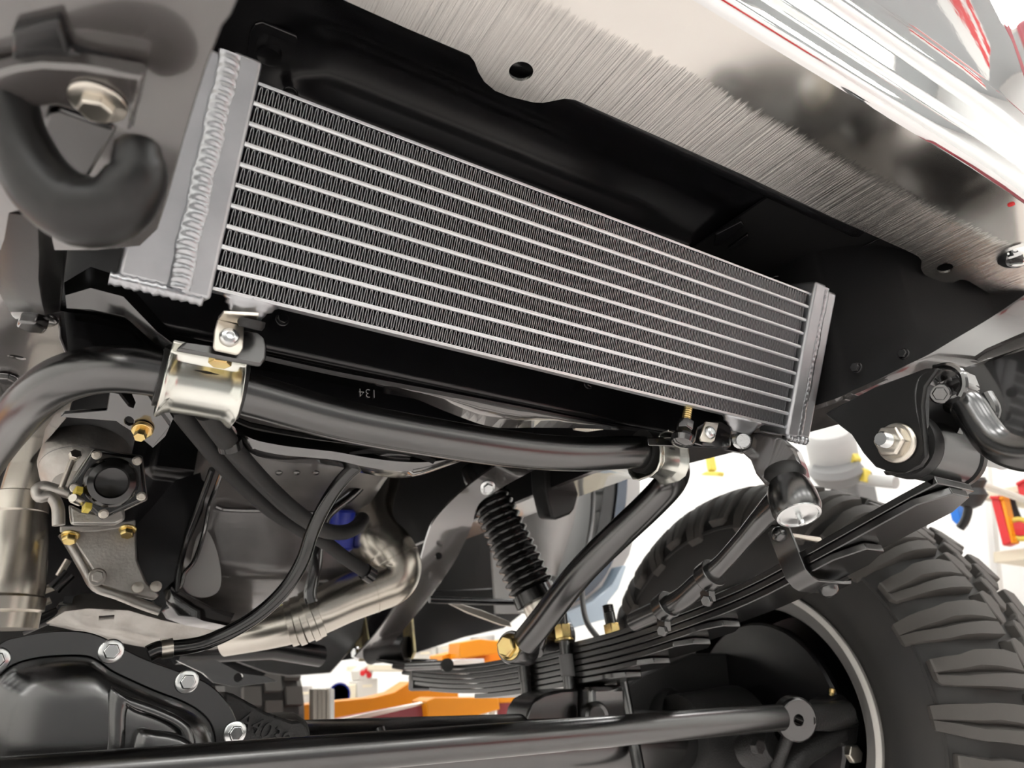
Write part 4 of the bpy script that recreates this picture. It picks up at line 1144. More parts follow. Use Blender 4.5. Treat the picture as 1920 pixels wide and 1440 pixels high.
# brake line down the liner
bl_t = thing('brake_line', 'thin grey brake line hanging in front of the wheel arch liner', 'brake line', tuple(P(1105, 1000, Y=1.6)))
mk('line', tube(B(), cat([P(a, b_, Y=c) for a, b_, c in [(1090, 870, 1.5), (1108, 885, 1.5), (1112, 930, 1.5), (1108, 990, 1.45), (1095, 1060, 1.35), (1092, 1120, 1.3), (1100, 1165, 1.25), (1120, 1195, 1.2)]], 6), 0.006, 12), GREY, bl_t)

# engine block, oil pan and flange
en = thing('engine', 'black engine with a stepped oil pan behind the hoses', 'engine', (0.27, 1.4, 0.12))
box(bm := B(), (0.26, 1.62, 0.50), (0.42, 0.70, 0.38)); mk('block', bm, CHS, en, bevel=0.02)
prof = [(1.085, 0.40), (1.09, 0.350), (1.10, 0.332), (1.118, 0.320), (1.225, 0.281), (1.240, 0.272), (1.248, 0.258), (1.250, 0.185), (1.254, 0.168), (1.268, 0.158), (1.48, 0.105), (1.60, 0.10), (1.62, 0.13), (1.62, 0.40)]
rings = []
for x, ins in ((0.128, 0.018), (0.134, 0.006), (0.145, 0.0), (0.25, -0.002), (0.40, 0.0), (0.418, 0.006), (0.428, 0.018)):
    rings.append([V((x, y + (ins if y < 1.5 else -ins), z + (ins if z < 0.33 else 0))) for y, z in prof])
mk('oil_pan', loft(B(), rings), PANM, en, smooth=50)
# stamped seam between pan faces
mk('pan_rib', tube(B(), cat([P(a, b_, Y=1.236) for a, b_ in [(405, 950), (430, 956), (520, 958), (590, 962)]], 4), 0.004, 8), BLK, en)
for a in (523, 556, 592):
    mk('pan_dimple', lathe(B(), [(0.006, 0), (0.005, 0.002), (0.0004, 0.003)], P(a, 886, Y=1.115), (0, -0.4, -1), 14), BLK, en)
# left flange of the pan
fl = cat([P(a, b_, Y=c) for a, b_, c in [(420, 875, 1.10), (405, 915, 1.14), (392, 950, 1.18), (382, 1000, 1.2), (365, 1050, 1.2), (346, 1075, 1.2), (338, 1100, 1.2), (318, 1118, 1.2)]], 6)
mk('pan_flange', tube(B(), fl, 0.006, 10, flat=0.6), BLK, en, smooth=70)
fl2 = cat([P(a, b_, Y=c) for a, b_, c in [(398, 880, 1.13), (380, 930, 1.16), (350, 1010, 1.2), (335, 1070, 1.2), (330, 1110, 1.2)]], 6)
mk('pan_flange', tube(B(), fl2, 0.008, 10, flat=0.6), CHS, en, smooth=70)
td = [(386, 994), (398, 1010), (410, 1045), (415, 1085), (408, 1110), (385, 1120), (358, 1116), (342, 1098), (345, 1078), (358, 1055), (366, 1020), (374, 1000)]
mk('inspection_cover', plate(B(), [P(p.x, p.y, Y=1.215) for p in cat([(a, b_, 0) for a, b_ in td], 4, True)], (0, 0.01, 0)), GRYP, en, bevel=0.003, label='grey teardrop inspection cover')
# rounded corner foot of the pan
rings = []
for a, b_, c_, d_ in [(292, 1110, 330, 1085), (296, 1135, 345, 1110), (312, 1160, 372, 1125), (345, 1172, 400, 1140), (400, 1182, 440, 1150)]:
    rings.append([P(a, b_, Y=1.21), P((a + c_) / 2 + 8, (b_ + d_) / 2 + 8, Y=1.19), P(c_, d_, Y=1.2), P(c_, d_, Y=1.28), P(a, b_, Y=1.28)])
mk('pan_corner', loft(B(), rings), BLK, en, smooth=70)
# strap on the right of the pan
mk('dipstick_strap', tube(B(), cat([P(a, b_, Y=1.16) for a, b_ in [(690, 893), (660, 925), (612, 965), (598, 1010), (592, 1060), (582, 1110), (585, 1130)]], 6), 0.010, 12, flat=0.35), BLK, en, smooth=70)
box(bm := B(), P(600, 1105, Y=1.3), (0.06, 0.05, 0.10)); mk('side_cover', bm, BLK, en, bevel=0.01)
mk('paint_mark', plate(B(), [P(a, b_, Y=1.24) + V((0, 0.03, 0)) for a, b_ in [(505, 1142), (535, 1128), (548, 1136), (522, 1152)]], (0, 0.002, 0)), YPAINT, en)

of = thing('oil_filter', 'blue oil filter half hidden behind the exhaust elbow', 'oil filter', tuple(P(635, 1000, Y=1.3)))
mk('canister', lathe(B(), [(0.004, -0.040), (0.018, -0.040), (0.022, -0.036), (0.022, 0.028), (0.018, 0.032), (0.004, 0.033)], P(640, 998, Y=1.225), (0.1, 0.3, -1), 28), BLUED, of)
mk('end_seam', lathe(B(), [(0.022, 0.024), (0.0235, 0.026), (0.022, 0.028)], P(640, 998, Y=1.225), (0.1, 0.3, -1), 28), BLUED, of)

# bell housing pieces
bh = thing('bell_housing', 'pale cast aluminium bell housing above the differential', 'bell housing', tuple(P(220, 1160, Y=1.3)))
rings = []
for a, b_, c_, d_, yy in [(82, 1166, 92, 1172, 1.30), (112, 1130, 130, 1180, 1.30), (150, 1114, 180, 1195, 1.30), (230, 1112, 250, 1210, 1.30), (300, 1135, 310, 1220, 1.30), (400, 1165, 400, 1218, 1.32), (470, 1185, 470, 1205, 1.34)]:
    rings.append([P(a, b_, Y=yy), P((a + c_) / 2, (b_ * 2 + d_) / 3, Y=yy - 0.02), P((a + c_) / 2, (b_ + d_ * 3) / 4, Y=yy + 0.0), P(c_, d_, Y=yy + 0.10), P(a, b_, Y=yy + 0.12)])
mk('lower_case', loft(B(), rings), CASTAL, bh, smooth=50)
for i in range(3):
    box(bm := B(), P(128 - i * 12, 1125 + i * 16, Y=1.295), (0.012, 0.006, 0.010)); mk('case_slot', bm, CHS, bh)
rib = [(185, 1150), (215, 1152)]
cyl(bm := B(), P(185, 1160, Y=1.275), P(214, 1158, Y=1.275), 0.004); mk('case_rib', bm, CASTAL, bh)
pts = [P(a, b_, Y=1.18) for a, b_ in [(114, 992), (150, 990), (235, 985), (255, 985), (258, 1050), (275, 1090), (300, 1115), (290, 1125), (225, 1110), (190, 1098), (170, 1065), (140, 1020)]]
mk('gusset_plate', plate(B(), pts, (0, 0.012, 0)), CASTAL, bh, bevel=0.003)
pts = [(118, 1000), (135, 1025), (160, 1068), (180, 1100), (220, 1115), (270, 1135), (300, 1145)]
mk('gusset_rib', tube(B(), cat([P(a, b_, Y=1.185) for a, b_ in pts], 4), 0.007, 12), CASTAL, bh)
rings = [[P(a, b_, Y=1.16), P(a, b_ + 13, Y=1.16), P(a, b_ + 12, Y=1.20), P(a, b_, Y=1.20)] for a, b_ in ((112, 986), (180, 984), (254, 974))]
mk('top_ledge', loft(B(), rings), CASTAL, bh, bevel=0.002)
for a, b_ in ((132, 1003), (240, 992)):
    bolt('ledge_bolt', bh, P(a, b_, Y=1.165), (0, -0.5, -1), 0.016, 0.012, GOLD, flange=0.012)
bolt('case_bolt', bh, P(182, 1082, Y=1.17), (0, -1, 0), 0.014, 0.010, CASTAL, flange=0.012)
for a, b_ in ((258, 1102), (292, 1100)):
    mk('dowel', lathe(B(), [(0.008, 0), (0.0075, 0.006), (0.0004, 0.007)], P(a, b_, Y=1.17), (0, -1, 0), 18), STEEL, bh)
pts = [P(a, b_, Y=1.20) for a, b_ in [(255, 985), (330, 900), (395, 880), (380, 960), (345, 1040), (330, 1120), (300, 1150), (262, 1075)]]
mk('dark_baffle', plate(B(), pts, (0, 0.01, 0)), CHS, bh)

# starter motor / fuel pump cluster
stt = thing('starter_motor', 'grey cast starter motor with a black solenoid cap under the left bar bend', 'starter motor', tuple(P(180, 900, Y=1.05)))
ca, cb = P(178, 800, Y=1.10), P(152, 895, Y=1.06)
axs = (cb - ca).normalized(); L = (cb - ca).length
mk('motor_body', lathe(B(), [(0.010, -0.03), (0.050, -0.02), (0.052, 0.0), (0.052, L * 0.42), (0.050, L * 0.5), (0.050, L * 0.9), (0.040, L * 1.05), (0.012, L * 1.1)], ca, axs, 40), GREY, stt)
mk('cast_lower_body', lathe(B(), [(0.0505, L * 0.50), (0.053, L * 0.52), (0.053, L * 0.80), (0.046, L * 1.02), (0.030, L * 1.16)], ca, axs, 40), CASTAL, stt)
box(bm := B(), P(176, 836, Y=1.045), (0.020, 0.010, 0.020)); mk('cable_clip', bm, CHS, stt, bevel=0.004)
cyl(bm := B(), P(136, 862, Y=1.02), P(115, 915, Y=1.02), 0.0035); mk('through_bolt', bm, STEEL, stt)
bolt('through_bolt_head', stt, P(139, 856, Y=1.02), (0.2, -1, 0.3), 0.012, 0.008, STEEL)
# solenoid: pentagon body with dark domed cap
sc0 = P(208, 905, Y=1.015)
sax = (V((0.05, -1, -0.20))).normalized()
x_, y_, z_ = frame(sax, (0, 0, 1))
def pent(s, h): return [sc0 + z_ * h + (x_ * math.cos(k * 2 * math.pi / 5 + 0.62) + y_ * math.sin(k * 2 * math.pi / 5 + 0.62)) * s for k in range(5)]
mk('solenoid_body', loft(B(), [pent(0.050, -0.07), pent(0.050, -0.012), pent(0.046, -0.008)]), CASTAL, stt, bevel=0.003)
mk('solenoid_flange', loft(B(), [pent(0.047, -0.008), pent(0.047, 0.0), pent(0.044, 0.003)]), HOSE, stt, bevel=0.002)
mk('solenoid_cap', lathe(B(), [(0.032, 0.002), (0.031, 0.012), (0.027, 0.017), (0.020, 0.019), (0.018, 0.014), (0.006, 0.012), (0.0004, 0.012)], sc0, sax, 36), HOSE, stt)
for k in range(5):
    p = pent(0.039, 0.003)[k]
    bolt('solenoid_screw', stt, p, sax, 0.008, 0.006, STEEL, flange=0.006)
rings = []
for a, b_, c_, d_ in [(128, 945, 132, 985), (150, 955, 155, 985), (185, 960, 185, 985), (215, 950, 215, 985), (232, 935, 235, 975)]:
    rings.append([P(a, b_, Y=1.03), P(c_, d_, Y=1.03), P(c_, d_, Y=1.08), P(a, b_, Y=1.08)])
mk('nose_casting', loft(B(), rings), CASTAL, stt, bevel=0.004)
tube(bm := B(), cat([P(a, b_, Y=1.03) for a, b_ in [(110, 985), (108, 950), (95, 930), (75, 932), (70, 918), (82, 912), (105, 918), (130, 925)]], 5), 0.007, 12)
mk('mounting_ear', bm, CASTAL, stt)
for a, b_ in ((146, 922), (163, 952)):
    box(bm := B(), P(a, b_, Y=1.005), (0.009, 0.008, 0.012), frame((0.3, -1, 0.4))); mk('terminal_tag', bm, YELB, stt, bevel=0.001)
stud('terminal_stud', stt, P(150, 940, Y=1.01), (-0.5, -1, 0), 0.006, 0.018, STEEL, 6)

# left exhaust pipe
ex1 = thing('exhaust_pipe', 'steel exhaust pipe at the far left below the sway bar', 'exhaust pipe', tuple(P(40, 1000, Y=1.15)), 'exhaust pipes')
pts = cat([P(85, 810, Y=1.2), P(60, 880, Y=1.2), P(42, 950, Y=1.2), P(28, 1020, Y=1.2), P(12, 1100, Y=1.2), P(-5, 1180, Y=1.2)], 6)
mk('pipe', tube(B(), pts, interp([0.030, 0.030, 0.031, 0.040, 0.046, 0.046], 6), 28), PIPE, ex1, smooth=70)
p, q = P(40, 945, Y=1.2), P(36, 965, Y=1.2)
mk('pipe_collar', lathe(B(), [(0.031, -0.016), (0.034, -0.014), (0.035, 0.012), (0.031, 0.016)], p, q - p, 28), PIPE, ex1)
p, q = P(0, 1135, Y=1.2), P(-3, 1150, Y=1.2)
mk('clamp_band', lathe(B(), [(0.047, -0.012), (0.052, -0.008), (0.052, 0.008), (0.047, 0.012)], p, q - p, 28), PIPE, ex1)

# centre exhaust elbow and crossover
ex2 = thing('exhaust_crossover', 'bright steel exhaust elbow and crossover pipe in the middle', 'exhaust pipe', tuple(P(700, 1080, Y=1.25)), 'exhaust pipes')
cpts = [(718, 885, 1.30), (706, 925, 1.28), (695, 965, 1.25), (703, 1005, 1.23), (728, 1035, 1.22), (742, 1065, 1.215), (732, 1088, 1.215), (700, 1102, 1.22), (650, 1122, 1.225), (600, 1146, 1.23), (560, 1164, 1.24), (500, 1182, 1.26), (420, 1200, 1.3)]
pts = cat([P(a, b_, Y=c) for a, b_, c in cpts], 8)
rs = interp([0.036, 0.036, 0.040, 0.046, 0.048, 0.046, 0.043, 0.042, 0.040, 0.038, 0.034, 0.030, 0.026], 8)
mk('elbow_pipe', tube(B(), pts, rs, 36), PIPE, ex2, smooth=80)
def ringon(i, w, r, name, par, m=PIPE):
    ax_ = (pts[i + 1] - pts[i - 1]).normalized()
    return mk(name, lathe(B(), [(rs[i] * 0.98, -w), (r, -w * 0.8), (r, w * 0.8), (rs[i] * 0.98, w)], pts[i], ax_, 36), m, par, smooth=60)
ringon(36, 0.0012, rs[36] + 0.0008, 'weld_seam', ex2)
ringon(57, 0.0012, rs[57] + 0.0008, 'weld_seam', ex2)
for k, i in enumerate((74, 76, 78, 80, 82)):
    ringon(i, 0.006, rs[i] + 0.004 + 0.002 * (k % 2), 'joint_ring', ex2)

# ------------------------------------------------------------------ engine crossmember
ecm = thing('engine_crossmember', 'curved black engine crossmember below the sway bar', 'crossmember', tuple(P(640, 850, Y=0.85)))
tp = [(380, 745), (422, 780), (468, 803), (523, 814), (577, 823), (631, 830), (685, 837), (740, 844), (800, 850), (850, 852), (905, 846)]
bt = [(400, 775), (428, 800), (468, 848), (523, 865), (577, 869), (631, 874), (685, 888), (740, 896), (785, 892), (840, 874), (905, 850)]
rings = []
for (a, b_), (c_, d_) in zip(tp, bt):
    m1 = ((a * 0.6 + c_ * 0.4), (b_ * 0.6 + d_ * 0.4))
    rings.append([P(a, b_, Y=0.84), P(*m1, Y=0.815), P((a * .25 + c_ * .75), (b_ * .25 + d_ * .75), Y=0.82), P(c_, d_, Y=0.85), P(c_, d_, Y=0.95), P(a, b_, Y=0.95)])
rings = [list(r) for r in zip(*[cat(list(c_), 4) for c_ in zip(*rings)])]
mk('beam', loft(B(), rings), BLK, ecm, smooth=60)
rings = []
for (a, b_) in [(390, 745), (422, 775), (468, 794), (523, 806), (577, 815), (631, 823), (740, 838), (850, 849), (905, 843)]:
    rings.append([P(a, b_ - 3, Y=0.80), P(a, b_ + 6, Y=0.795), P(a, b_ + 6, Y=0.84), P(a, b_ - 3, Y=0.84)])
mk('flange_strip', loft(B(), rings), BLK, ecm, smooth=60)
rings = []
for a, b_, c_, d_ in [(655, 848, 655, 852), (700, 840, 700, 850), (750, 842, 750, 851), (790, 850, 788, 860), (818, 862, 812, 870)]:
    rings.append([P(a, b_, Y=0.79), P(c_, d_, Y=0.79), P(c_, d_, Y=0.80), P(a, b_, Y=0.80)])
mk('tab_strip', loft(B(), rings), BLK, ecm, smooth=60)
# wire spring sleeve near the right end
spr = []
for i in range(121):
    t = i / 120
    c = P(1076, 797, Y=0.74).lerp(P(1118, 803, Y=0.74), t) if t < .6 else P(1101, 801, Y=.74).lerp(P(1132, 797, Y=.74), (t - .6) / .4)
    a = i * 2 * math.pi / 6
    spr.append(c + V((0, math.cos(a) * 0.006, math.sin(a) * 0.006)))
wsp = thing('wire_spring', 'small coiled steel spring sleeve above the sway bar', 'spring', tuple(P(1100, 800, Y=0.74)))
mk('coil', tube(B(), spr, 0.0011, 6), STEEL, wsp)
# mounting plate with yellow bolt
mp_ = thing('engine_mount_plate', 'dark steel mount plate with a yellow bolt and hole, left of the sway clamp', 'bracket', tuple(P(260, 790, Y=0.74)))
MPO = P(268, 803, Y=0.74); MPN = V((-0.1, -0.55, -0.83)).normalized()
pts = [PL(a, b_, MPO, MPN) for a, b_ in [(205, 735), (222, 738), (240, 762), (250, 766), (254, 755), (246, 738), (275, 738), (292, 765), (318, 800), (286, 840), (256, 815), (226, 796), (218, 790), (112, 782), (118, 776), (200, 770)]]
mk('plate', plate(B(), pts, MPN * -0.005, [circle(PL(242, 790, MPO, MPN), MPN, 0.0055, 16, ry=0.004)]), BLK, mp_, bevel=0.0008)
mk('plate_fold', plate(B(), [PL(a, b_, MPO - MPN * 0.004, MPN) for a, b_ in [(286, 840), (310, 818), (322, 790), (325, 785), (300, 745), (292, 765), (308, 800)]], MPN * -0.004), BLK, mp_)
bolt('bolt', mp_, MPO + MPN * 0.001, MPN, 0.010, 0.014, GOLD, flange=0.0098, label='yellow zinc bolt')

# ------------------------------------------------------------------ hoses
h1 = thing('braided_hose', 'black braided hose ending at the exhaust elbow, lower of the pair', 'hose', tuple(P(500, 930, Y=0.98)), 'braided hoses')
mk('hose', tube(B(), cat([P(a, b_, Y=c) for a, b_, c in [(330, 760, .76), (372, 815, .85), (430, 885, .95), (500, 950, 1.02), (560, 990, 1.05), (610, 1018, 1.08), (650, 1048, 1.1), (690, 1075, 1.12)]], 8), 0.0105, 16), BRAID, h1, smooth=80)
p, q = P(682, 1070, Y=1.115), P(692, 1077, Y=1.12)
mk('hose_fitting', lathe(B(), [(0.009, -0.012), (0.013, -0.010), (0.013, 0.006), (0.009, 0.008)], q, q - p, 16), HOSE, h1)
h2 = thing('braided_hose', 'black braided hose curling up beside the blue filter, upper of the pair', 'hose', tuple(P(520, 900, Y=0.98)), 'braided hoses')
mk('hose', tube(B(), cat([P(a, b_, Y=c) for a, b_, c in [(385, 770, .74), (420, 820, .80), (470, 880, .88), (530, 940, .95), (575, 975, 1.0), (610, 995, 1.05), (645, 998, 1.08), (668, 988, 1.1), (680, 972, 1.12)]], 8), 0.0115, 16), BRAID, h2, smooth=80)
cp_ = P(440, 868, Y=0.84)
mk('hose_clip', lathe(B(), [(0.0118, -0.006), (0.014, -0.005), (0.014, 0.005), (0.0118, 0.006)], P(430, 833, Y=0.815), (0.3, 0.5, -0.5), 16), HOSE, h2)
h3 = thing('breather_hose', 'glossy black breather hose looping down to the differential', 'hose', tuple(P(590, 1000, Y=0.95)))
pts = [P(a, b_, Y=c) for a, b_, c in [(765, 852, .83), (725, 850, .83), (680, 866, .84), (640, 902, .86), (608, 950, .88), (585, 1000, .9), (568, 1050, .91), (540, 1098, .92), (500, 1140, .93), (450, 1175, .94), (390, 1203, .95), (345, 1213, .95), (300, 1217, .95)]]
mk('hose', tube(B(), cat(pts, 8), 0.0088, 16), HOSE, h3, smooth=80)
p, q = P(322, 1215, Y=.95), P(310, 1217, Y=.95)
mk('hose_clamp', lathe(B(), [(0.009, -0.006), (0.0108, -0.006), (0.0108, 0.006), (0.009, 0.006)], P(313, 1216, Y=.95), q - p, 20), STEEL, h3)
box(bm := B(), P(309, 1203, Y=.95), (0.010, 0.008, 0.006)); mk('clamp_tab', bm, STEEL, h3)

# ------------------------------------------------------------------ brace, bump stop, shock
br = thing('brace_strap', 'bent black brace strap sloping down left of the shock boot', 'brace', tuple(P(800, 1040, Y=1.2)))
le = [(985, 858), (940, 868), (890, 902), (850, 936), (815, 975), (800, 1010), (785, 1060), (755, 1115), (722, 1165), (690, 1205), (665, 1232)]
ri = [(1018, 872), (985, 890), (940, 915), (898, 945), (885, 985), (872, 1015), (848, 1060), (810, 1115), (770, 1165), (735, 1208), (700, 1240)]
yy = [1.00, 1.03, 1.08, 1.14, 1.22, 1.30, 1.42, 1.60, 1.80, 1.98, 2.08]
rings = []
for (a, b_), (c_, d_), y in zip(le, ri, yy):
    p, q = P(a, b_, Y=y + 0.03), P(c_, d_, Y=y)
    rings.append([p, q, q + V((0, 0.006, 0.004)), p + V((0, 0.006, 0.004))])
rings = [list(r) for r in zip(*[cat(list(c_), 4) for c_ in zip(*rings)])]
mk('strap', loft(B(), rings), LITB, br, smooth=50)
bolt('strap_bolt', br, P(914, 914, Y=1.07), (-0.2, -1, -0.6), 0.016, 0.010, BOLT, flange=0.014)
for a, b_ in ((991, 874), (822, 1042)):
    mk('strap_hole', lathe(B(), [(0.003, -0.001), (0.007, -0.0012), (0.007, 0.003), (0.003, 0.003)], P(a, b_, Y=1.02 if a > 900 else 1.36), (0.0, -1, -0.5), 16), CHS, br)

bs = thing('bump_stop', 'dark rubber bump stop below the frame rail', 'bump stop', tuple(P(1060, 900, X=0.77)))
pts = [(1018, 862), (1092, 862), (1090, 910), (1078, 955), (1070, 965), (1042, 976), (1034, 970), (1022, 920)]
a = [P(x, y, Y=1.10) for x, y in pts]
mk('rubber_block', loft(B(), [a, [p + V((0.0, 0.05, 0.01)) for p in a]]), RUB, bs, bevel=0.006, seg=3)
box(bm := B(), P(1055, 858, Y=1.13), (0.08, 0.07, 0.008)); mk('base_plate', bm, CHS, bs)

sh = thing('shock_absorber', 'black shock absorber in a ribbed rubber boot behind the sway bar arm', 'shock absorber', tuple(P(1010, 1150, Y=1.12)))
sa, sb_ = P(912, 918, Y=1.20), P(1008, 1128, Y=1.14)
ax = (sb_ - sa).normalized(); L = (sb_ - sa).length
prof = [(0.020, -0.01), (0.036, -0.008)]
NR = 14
for i in range(NR):
    t0 = i / NR * L * 0.90
    r0 = 0.037 + 0.004 * i / NR
    for k, s in ((0.0, 0.80), (0.22, 0.90), (0.38, 0.985), (0.5, 1.0), (0.62, 0.985), (0.78, 0.90)):
        prof.append((r0 * 1.08 * s, t0 + k * L * 0.9 / NR))
prof += [(0.034, L * 0.90), (0.040, L * 0.91), (0.041, L), (0.036, L * 1.01)]
mk('ribbed_boot', lathe(B(), prof, sa, ax, 40), RUB if False else HOSE, sh, smooth=60)
mk('shock_body', lathe(B(), [(0.030, L * 0.98), (0.030, L * 1.22), (0.026, L * 1.24)], sa, ax, 32), STEEL, sh)
mk('top_mount', lathe(B(), [(0.008, -0.06), (0.030, -0.055), (0.034, -0.03), (0.030, -0.008)], sa, ax, 28), CHS, sh)
mk('lower_eye', lathe(B(), [(0.01, -0.03), (0.026, -0.03), (0.026, 0.03), (0.01, 0.03)], sa + ax * L * 1.28, (1, 0, 0), 24), CHS, sh)

# ------------------------------------------------------------------ rear shackle
sk = thing('spring_shackle', 'worn yellow zinc spring shackle with rubber bushing at the far spring end', 'shackle', tuple(P(720, 1200, Y=1.75)))
for pp_, xx in (([(662, 1150), (680, 1145), (692, 1225), (690, 1240), (672, 1240), (668, 1230)], 0.742), ([(752, 1140), (768, 1132), (776, 1222), (770, 1236), (758, 1230)], 0.826)):
    mk('side_strap', plate(B(), [P(a, b_, X=xx) for a, b_ in pp_], (0.008, 0, 0)), GOLDD, sk, bevel=0.002)
p, q = P(694, 1222, X=0.752), P(766, 1217, X=0.824)
mk('rubber_bushing', lathe(B(), [(0.006, 0), (0.034, 0), (0.035, 0.006), (0.032, 0.012), (0.031, (q - p).length - 0.012), (0.035, (q - p).length - 0.006), (0.034, (q - p).length), (0.006, (q - p).length)], p, q - p, 32), RUB, sk)
bolt('shackle_bolt', sk, P(671, 1225, X=0.741), (-1, -0.3, 0), 0.026, 0.016, BOLT, flange=0.02)

# ------------------------------------------------------------------ transmission crossmember and dark frame pieces
tc_ = thing('transmission_crossmember', 'black transmission crossmember and gussets behind the crossover pipe', 'crossmember', tuple(P(580, 1220, Y=1.9)))
mk('side_gusset', plate(B(), [P(a, b_, Y=2.12) for a, b_ in [(480, 1195), (560, 1180), (680, 1140), (690, 1180), (640, 1240), (620, 1262), (540, 1268), (500, 1262), (440, 1240)]], (0, 0.02, 0)), SAT, tc_, bevel=0.003)
mk('lower_beam', tube(B(), [P(330, 1222, Y=1.5), P(510, 1215, Y=1.55), P(600, 1230, Y=1.6)], 0.022, 16), CHS, tc_)
pts = [P(a, b_, Y=2.15) for a, b_ in [(770, 1110), (980, 1100), (980, 1150), (945, 1178), (870, 1195), (780, 1225), (770, 1215), (700, 1240), (720, 1200)]]
mk('rear_web', plate(B(), pts, (0, 0.02, 0)), CHS, tc_, bevel=0.003)
mk('brake_cross_tube', tube(B(), [P(805, 1124, Y=1.55), P(900, 1128, Y=1.55), P(985, 1130, Y=1.55)], 0.008, 12), CHS, tc_)
mk('angle_brace', plate(B(), [P(a, b_, Y=1.6) for a, b_ in [(835, 1128), (850, 1128), (905, 1145), (955, 1165), (960, 1175), (940, 1172), (880, 1150)]], (0, 0.008, 0)), STEEL, tc_, bevel=0.001, label='tan angle brace')
pts = [P(a, b_, Y=1.45) for a, b_ in [(330, 1238), (400, 1235), (450, 1262), (500, 1268), (520, 1278), (440, 1288), (400, 1280), (380, 1262)]]
mk('bracket_plate', plate(B(), pts, (0, 0.01, 0), [circle(P(447, 1270, Y=1.45), (0, 1, 0), 0.008, 14)]), BLK, tc_, bevel=0.002)
mk('gap_filler_plate', plate(B(), [P(a, b_, Y=2.2) for a, b_ in [(180, 1150), (480, 1150), (500, 1262), (470, 1285), (180, 1290)]], (0, 0.02, 0)), CHS, tc_)  # dark plate added to cover the bright background gap
mk('floor_panel', plate(B(), [P(a, b_, Y=2.3) for a, b_ in [(720, 880), (900, 860), (980, 900), (980, 1120), (800, 1130), (700, 1230), (560, 1250), (540, 1140)]], (0, 0.02, 0)), CHS, tc_)

# dark filler castings behind the diff and left engine side
lb = thing('left_linkage', 'small black and steel linkage rods in the shadow at left', 'linkage', tuple(P(70, 1100, Y=1.3)))
box(bm := B(), P(60, 1060, Y=1.7), (0.5, 0.04, 0.7)); mk('backing_panel', bm, CHS, lb)
for (a, b_, c_, d_, r_, m_) in ((60, 1115, 100, 1100, .006, STEEL), (100, 1105, 130, 1075, .010, CHS), (60, 1140, 95, 1125, .005, STEEL), (110, 1080, 128, 1050, .005, STEEL), (40, 1180, 110, 1150, .010, CHS)):
    cyl(bm := B(), P(a, b_, Y=1.3), P(c_, d_, Y=1.3), r_); mk('rod', bm, m_, lb)

# ------------------------------------------------------------------ background: two-post lift arms
la = thing('lift_arm', 'yellow lift arm with a sliding burgundy section beyond the axle', 'lift arm', tuple(P(700, 1330, Y=2.6)))
def slabp(par, name, pp_, yy, th, m, bev=0.004):
    mk(name, plate(B(), [P(a, b_, Y=yy) for a, b_ in pp_], (0.0, th, 0)), m, par, bevel=bev)
slabp(la, 'rear_beam', [(495, 1330), (600, 1318), (700, 1308), (740, 1298), (770, 1278), (840, 1282), (860, 1300), (860, 1330), (760, 1345), (500, 1375)], 2.9, 0.12, YEL)
slabp(la, 'sleeve', [(800, 1315), (815, 1308), (935, 1308), (938, 1330), (860, 1352), (805, 1355)], 2.6, 0.14, YEL)
slabp(la, 'sliding_arm', [(500, 1390), (540, 1368), (800, 1318), (798, 1352), (700, 1365), (580, 1385)], 2.65, 0.10, RED)
slabp(la, 'sliding_arm_top', [(620, 1352), (790, 1316), (800, 1320), (640, 1358)], 2.63, 0.02, STEEL)
slabp(la, 'base_rail', [(480, 1395), (600, 1372), (700, 1362), (760, 1365), (700, 1400), (480, 1430)], 2.55, 0.05, RED)
pd = thing('lift_pad_post', 'grey ribbed steel lift pad post standing before the yellow arm', 'lift pad', tuple(P(605, 1360, Y=2.45)))
for i in range(4):
    a = 588 + i * 8
    slabp(pd, 'rib', [(a, 1292), (a + 7, 1291), (a + 7, 1364), (a, 1366)], 2.45 + 0.004 * (i % 2), 0.05, STEEL, 0.002)
slabp(pd, 'side_plate', [(620, 1290), (627, 1292), (627, 1362), (620, 1364)], 2.44, 0.06, WHT, 0.002)
lb2 = thing('lift_arm', 'far yellow lift arm behind the sway bar link bolt', 'lift arm', tuple(P(900, 1230, Y=3.2)))
slabp(lb2, 'upper_beam', [(830, 1228), (900, 1212), (985, 1190), (985, 1245), (900, 1250), (830, 1240)], 3.2, 0.15, YEL)
slabp(lb2, 'arm_block', [(862, 1205), (900, 1198), (935, 1202), (935, 1225), (862, 1235)], 3.1, 0.12, YEL)
slabp(lb2, 'white_cap', [(846, 1243), (852, 1236), (908, 1235), (912, 1262), (850, 1266)], 3.0, 0.08, WHT)
slabp(lb2, 'lower_beam', [(905, 1240), (990, 1240), (1010, 1270), (905, 1270)], 3.1, 0.12, YEL)
sc_ = thing('lift_screw_jack', 'burgundy and steel screw jack under the spring pack', 'lift pad', tuple(P(945, 1325, Y=2.8)))
for a, m_, r_ in ((908, STEEL, 0.012), (922, STEEL, 0.014), (945, RED, 0.03), (968, STEEL, 0.016)):
    p, q = P(a, 1312, Y=2.8), P(a, 1345, Y=2.8)
    if m_ is STEEL: stud('screw', sc_, p, q - p, r_, (q - p).length, STEEL, 8)
    else: cyl(bm := B(), p, q, r_); mk('barrel', bm, m_, sc_)
slabp(sc_, 'yellow_cap', [(934, 1308), (985, 1304), (988, 1316), (936, 1318)], 2.75, 0.08, YEL)

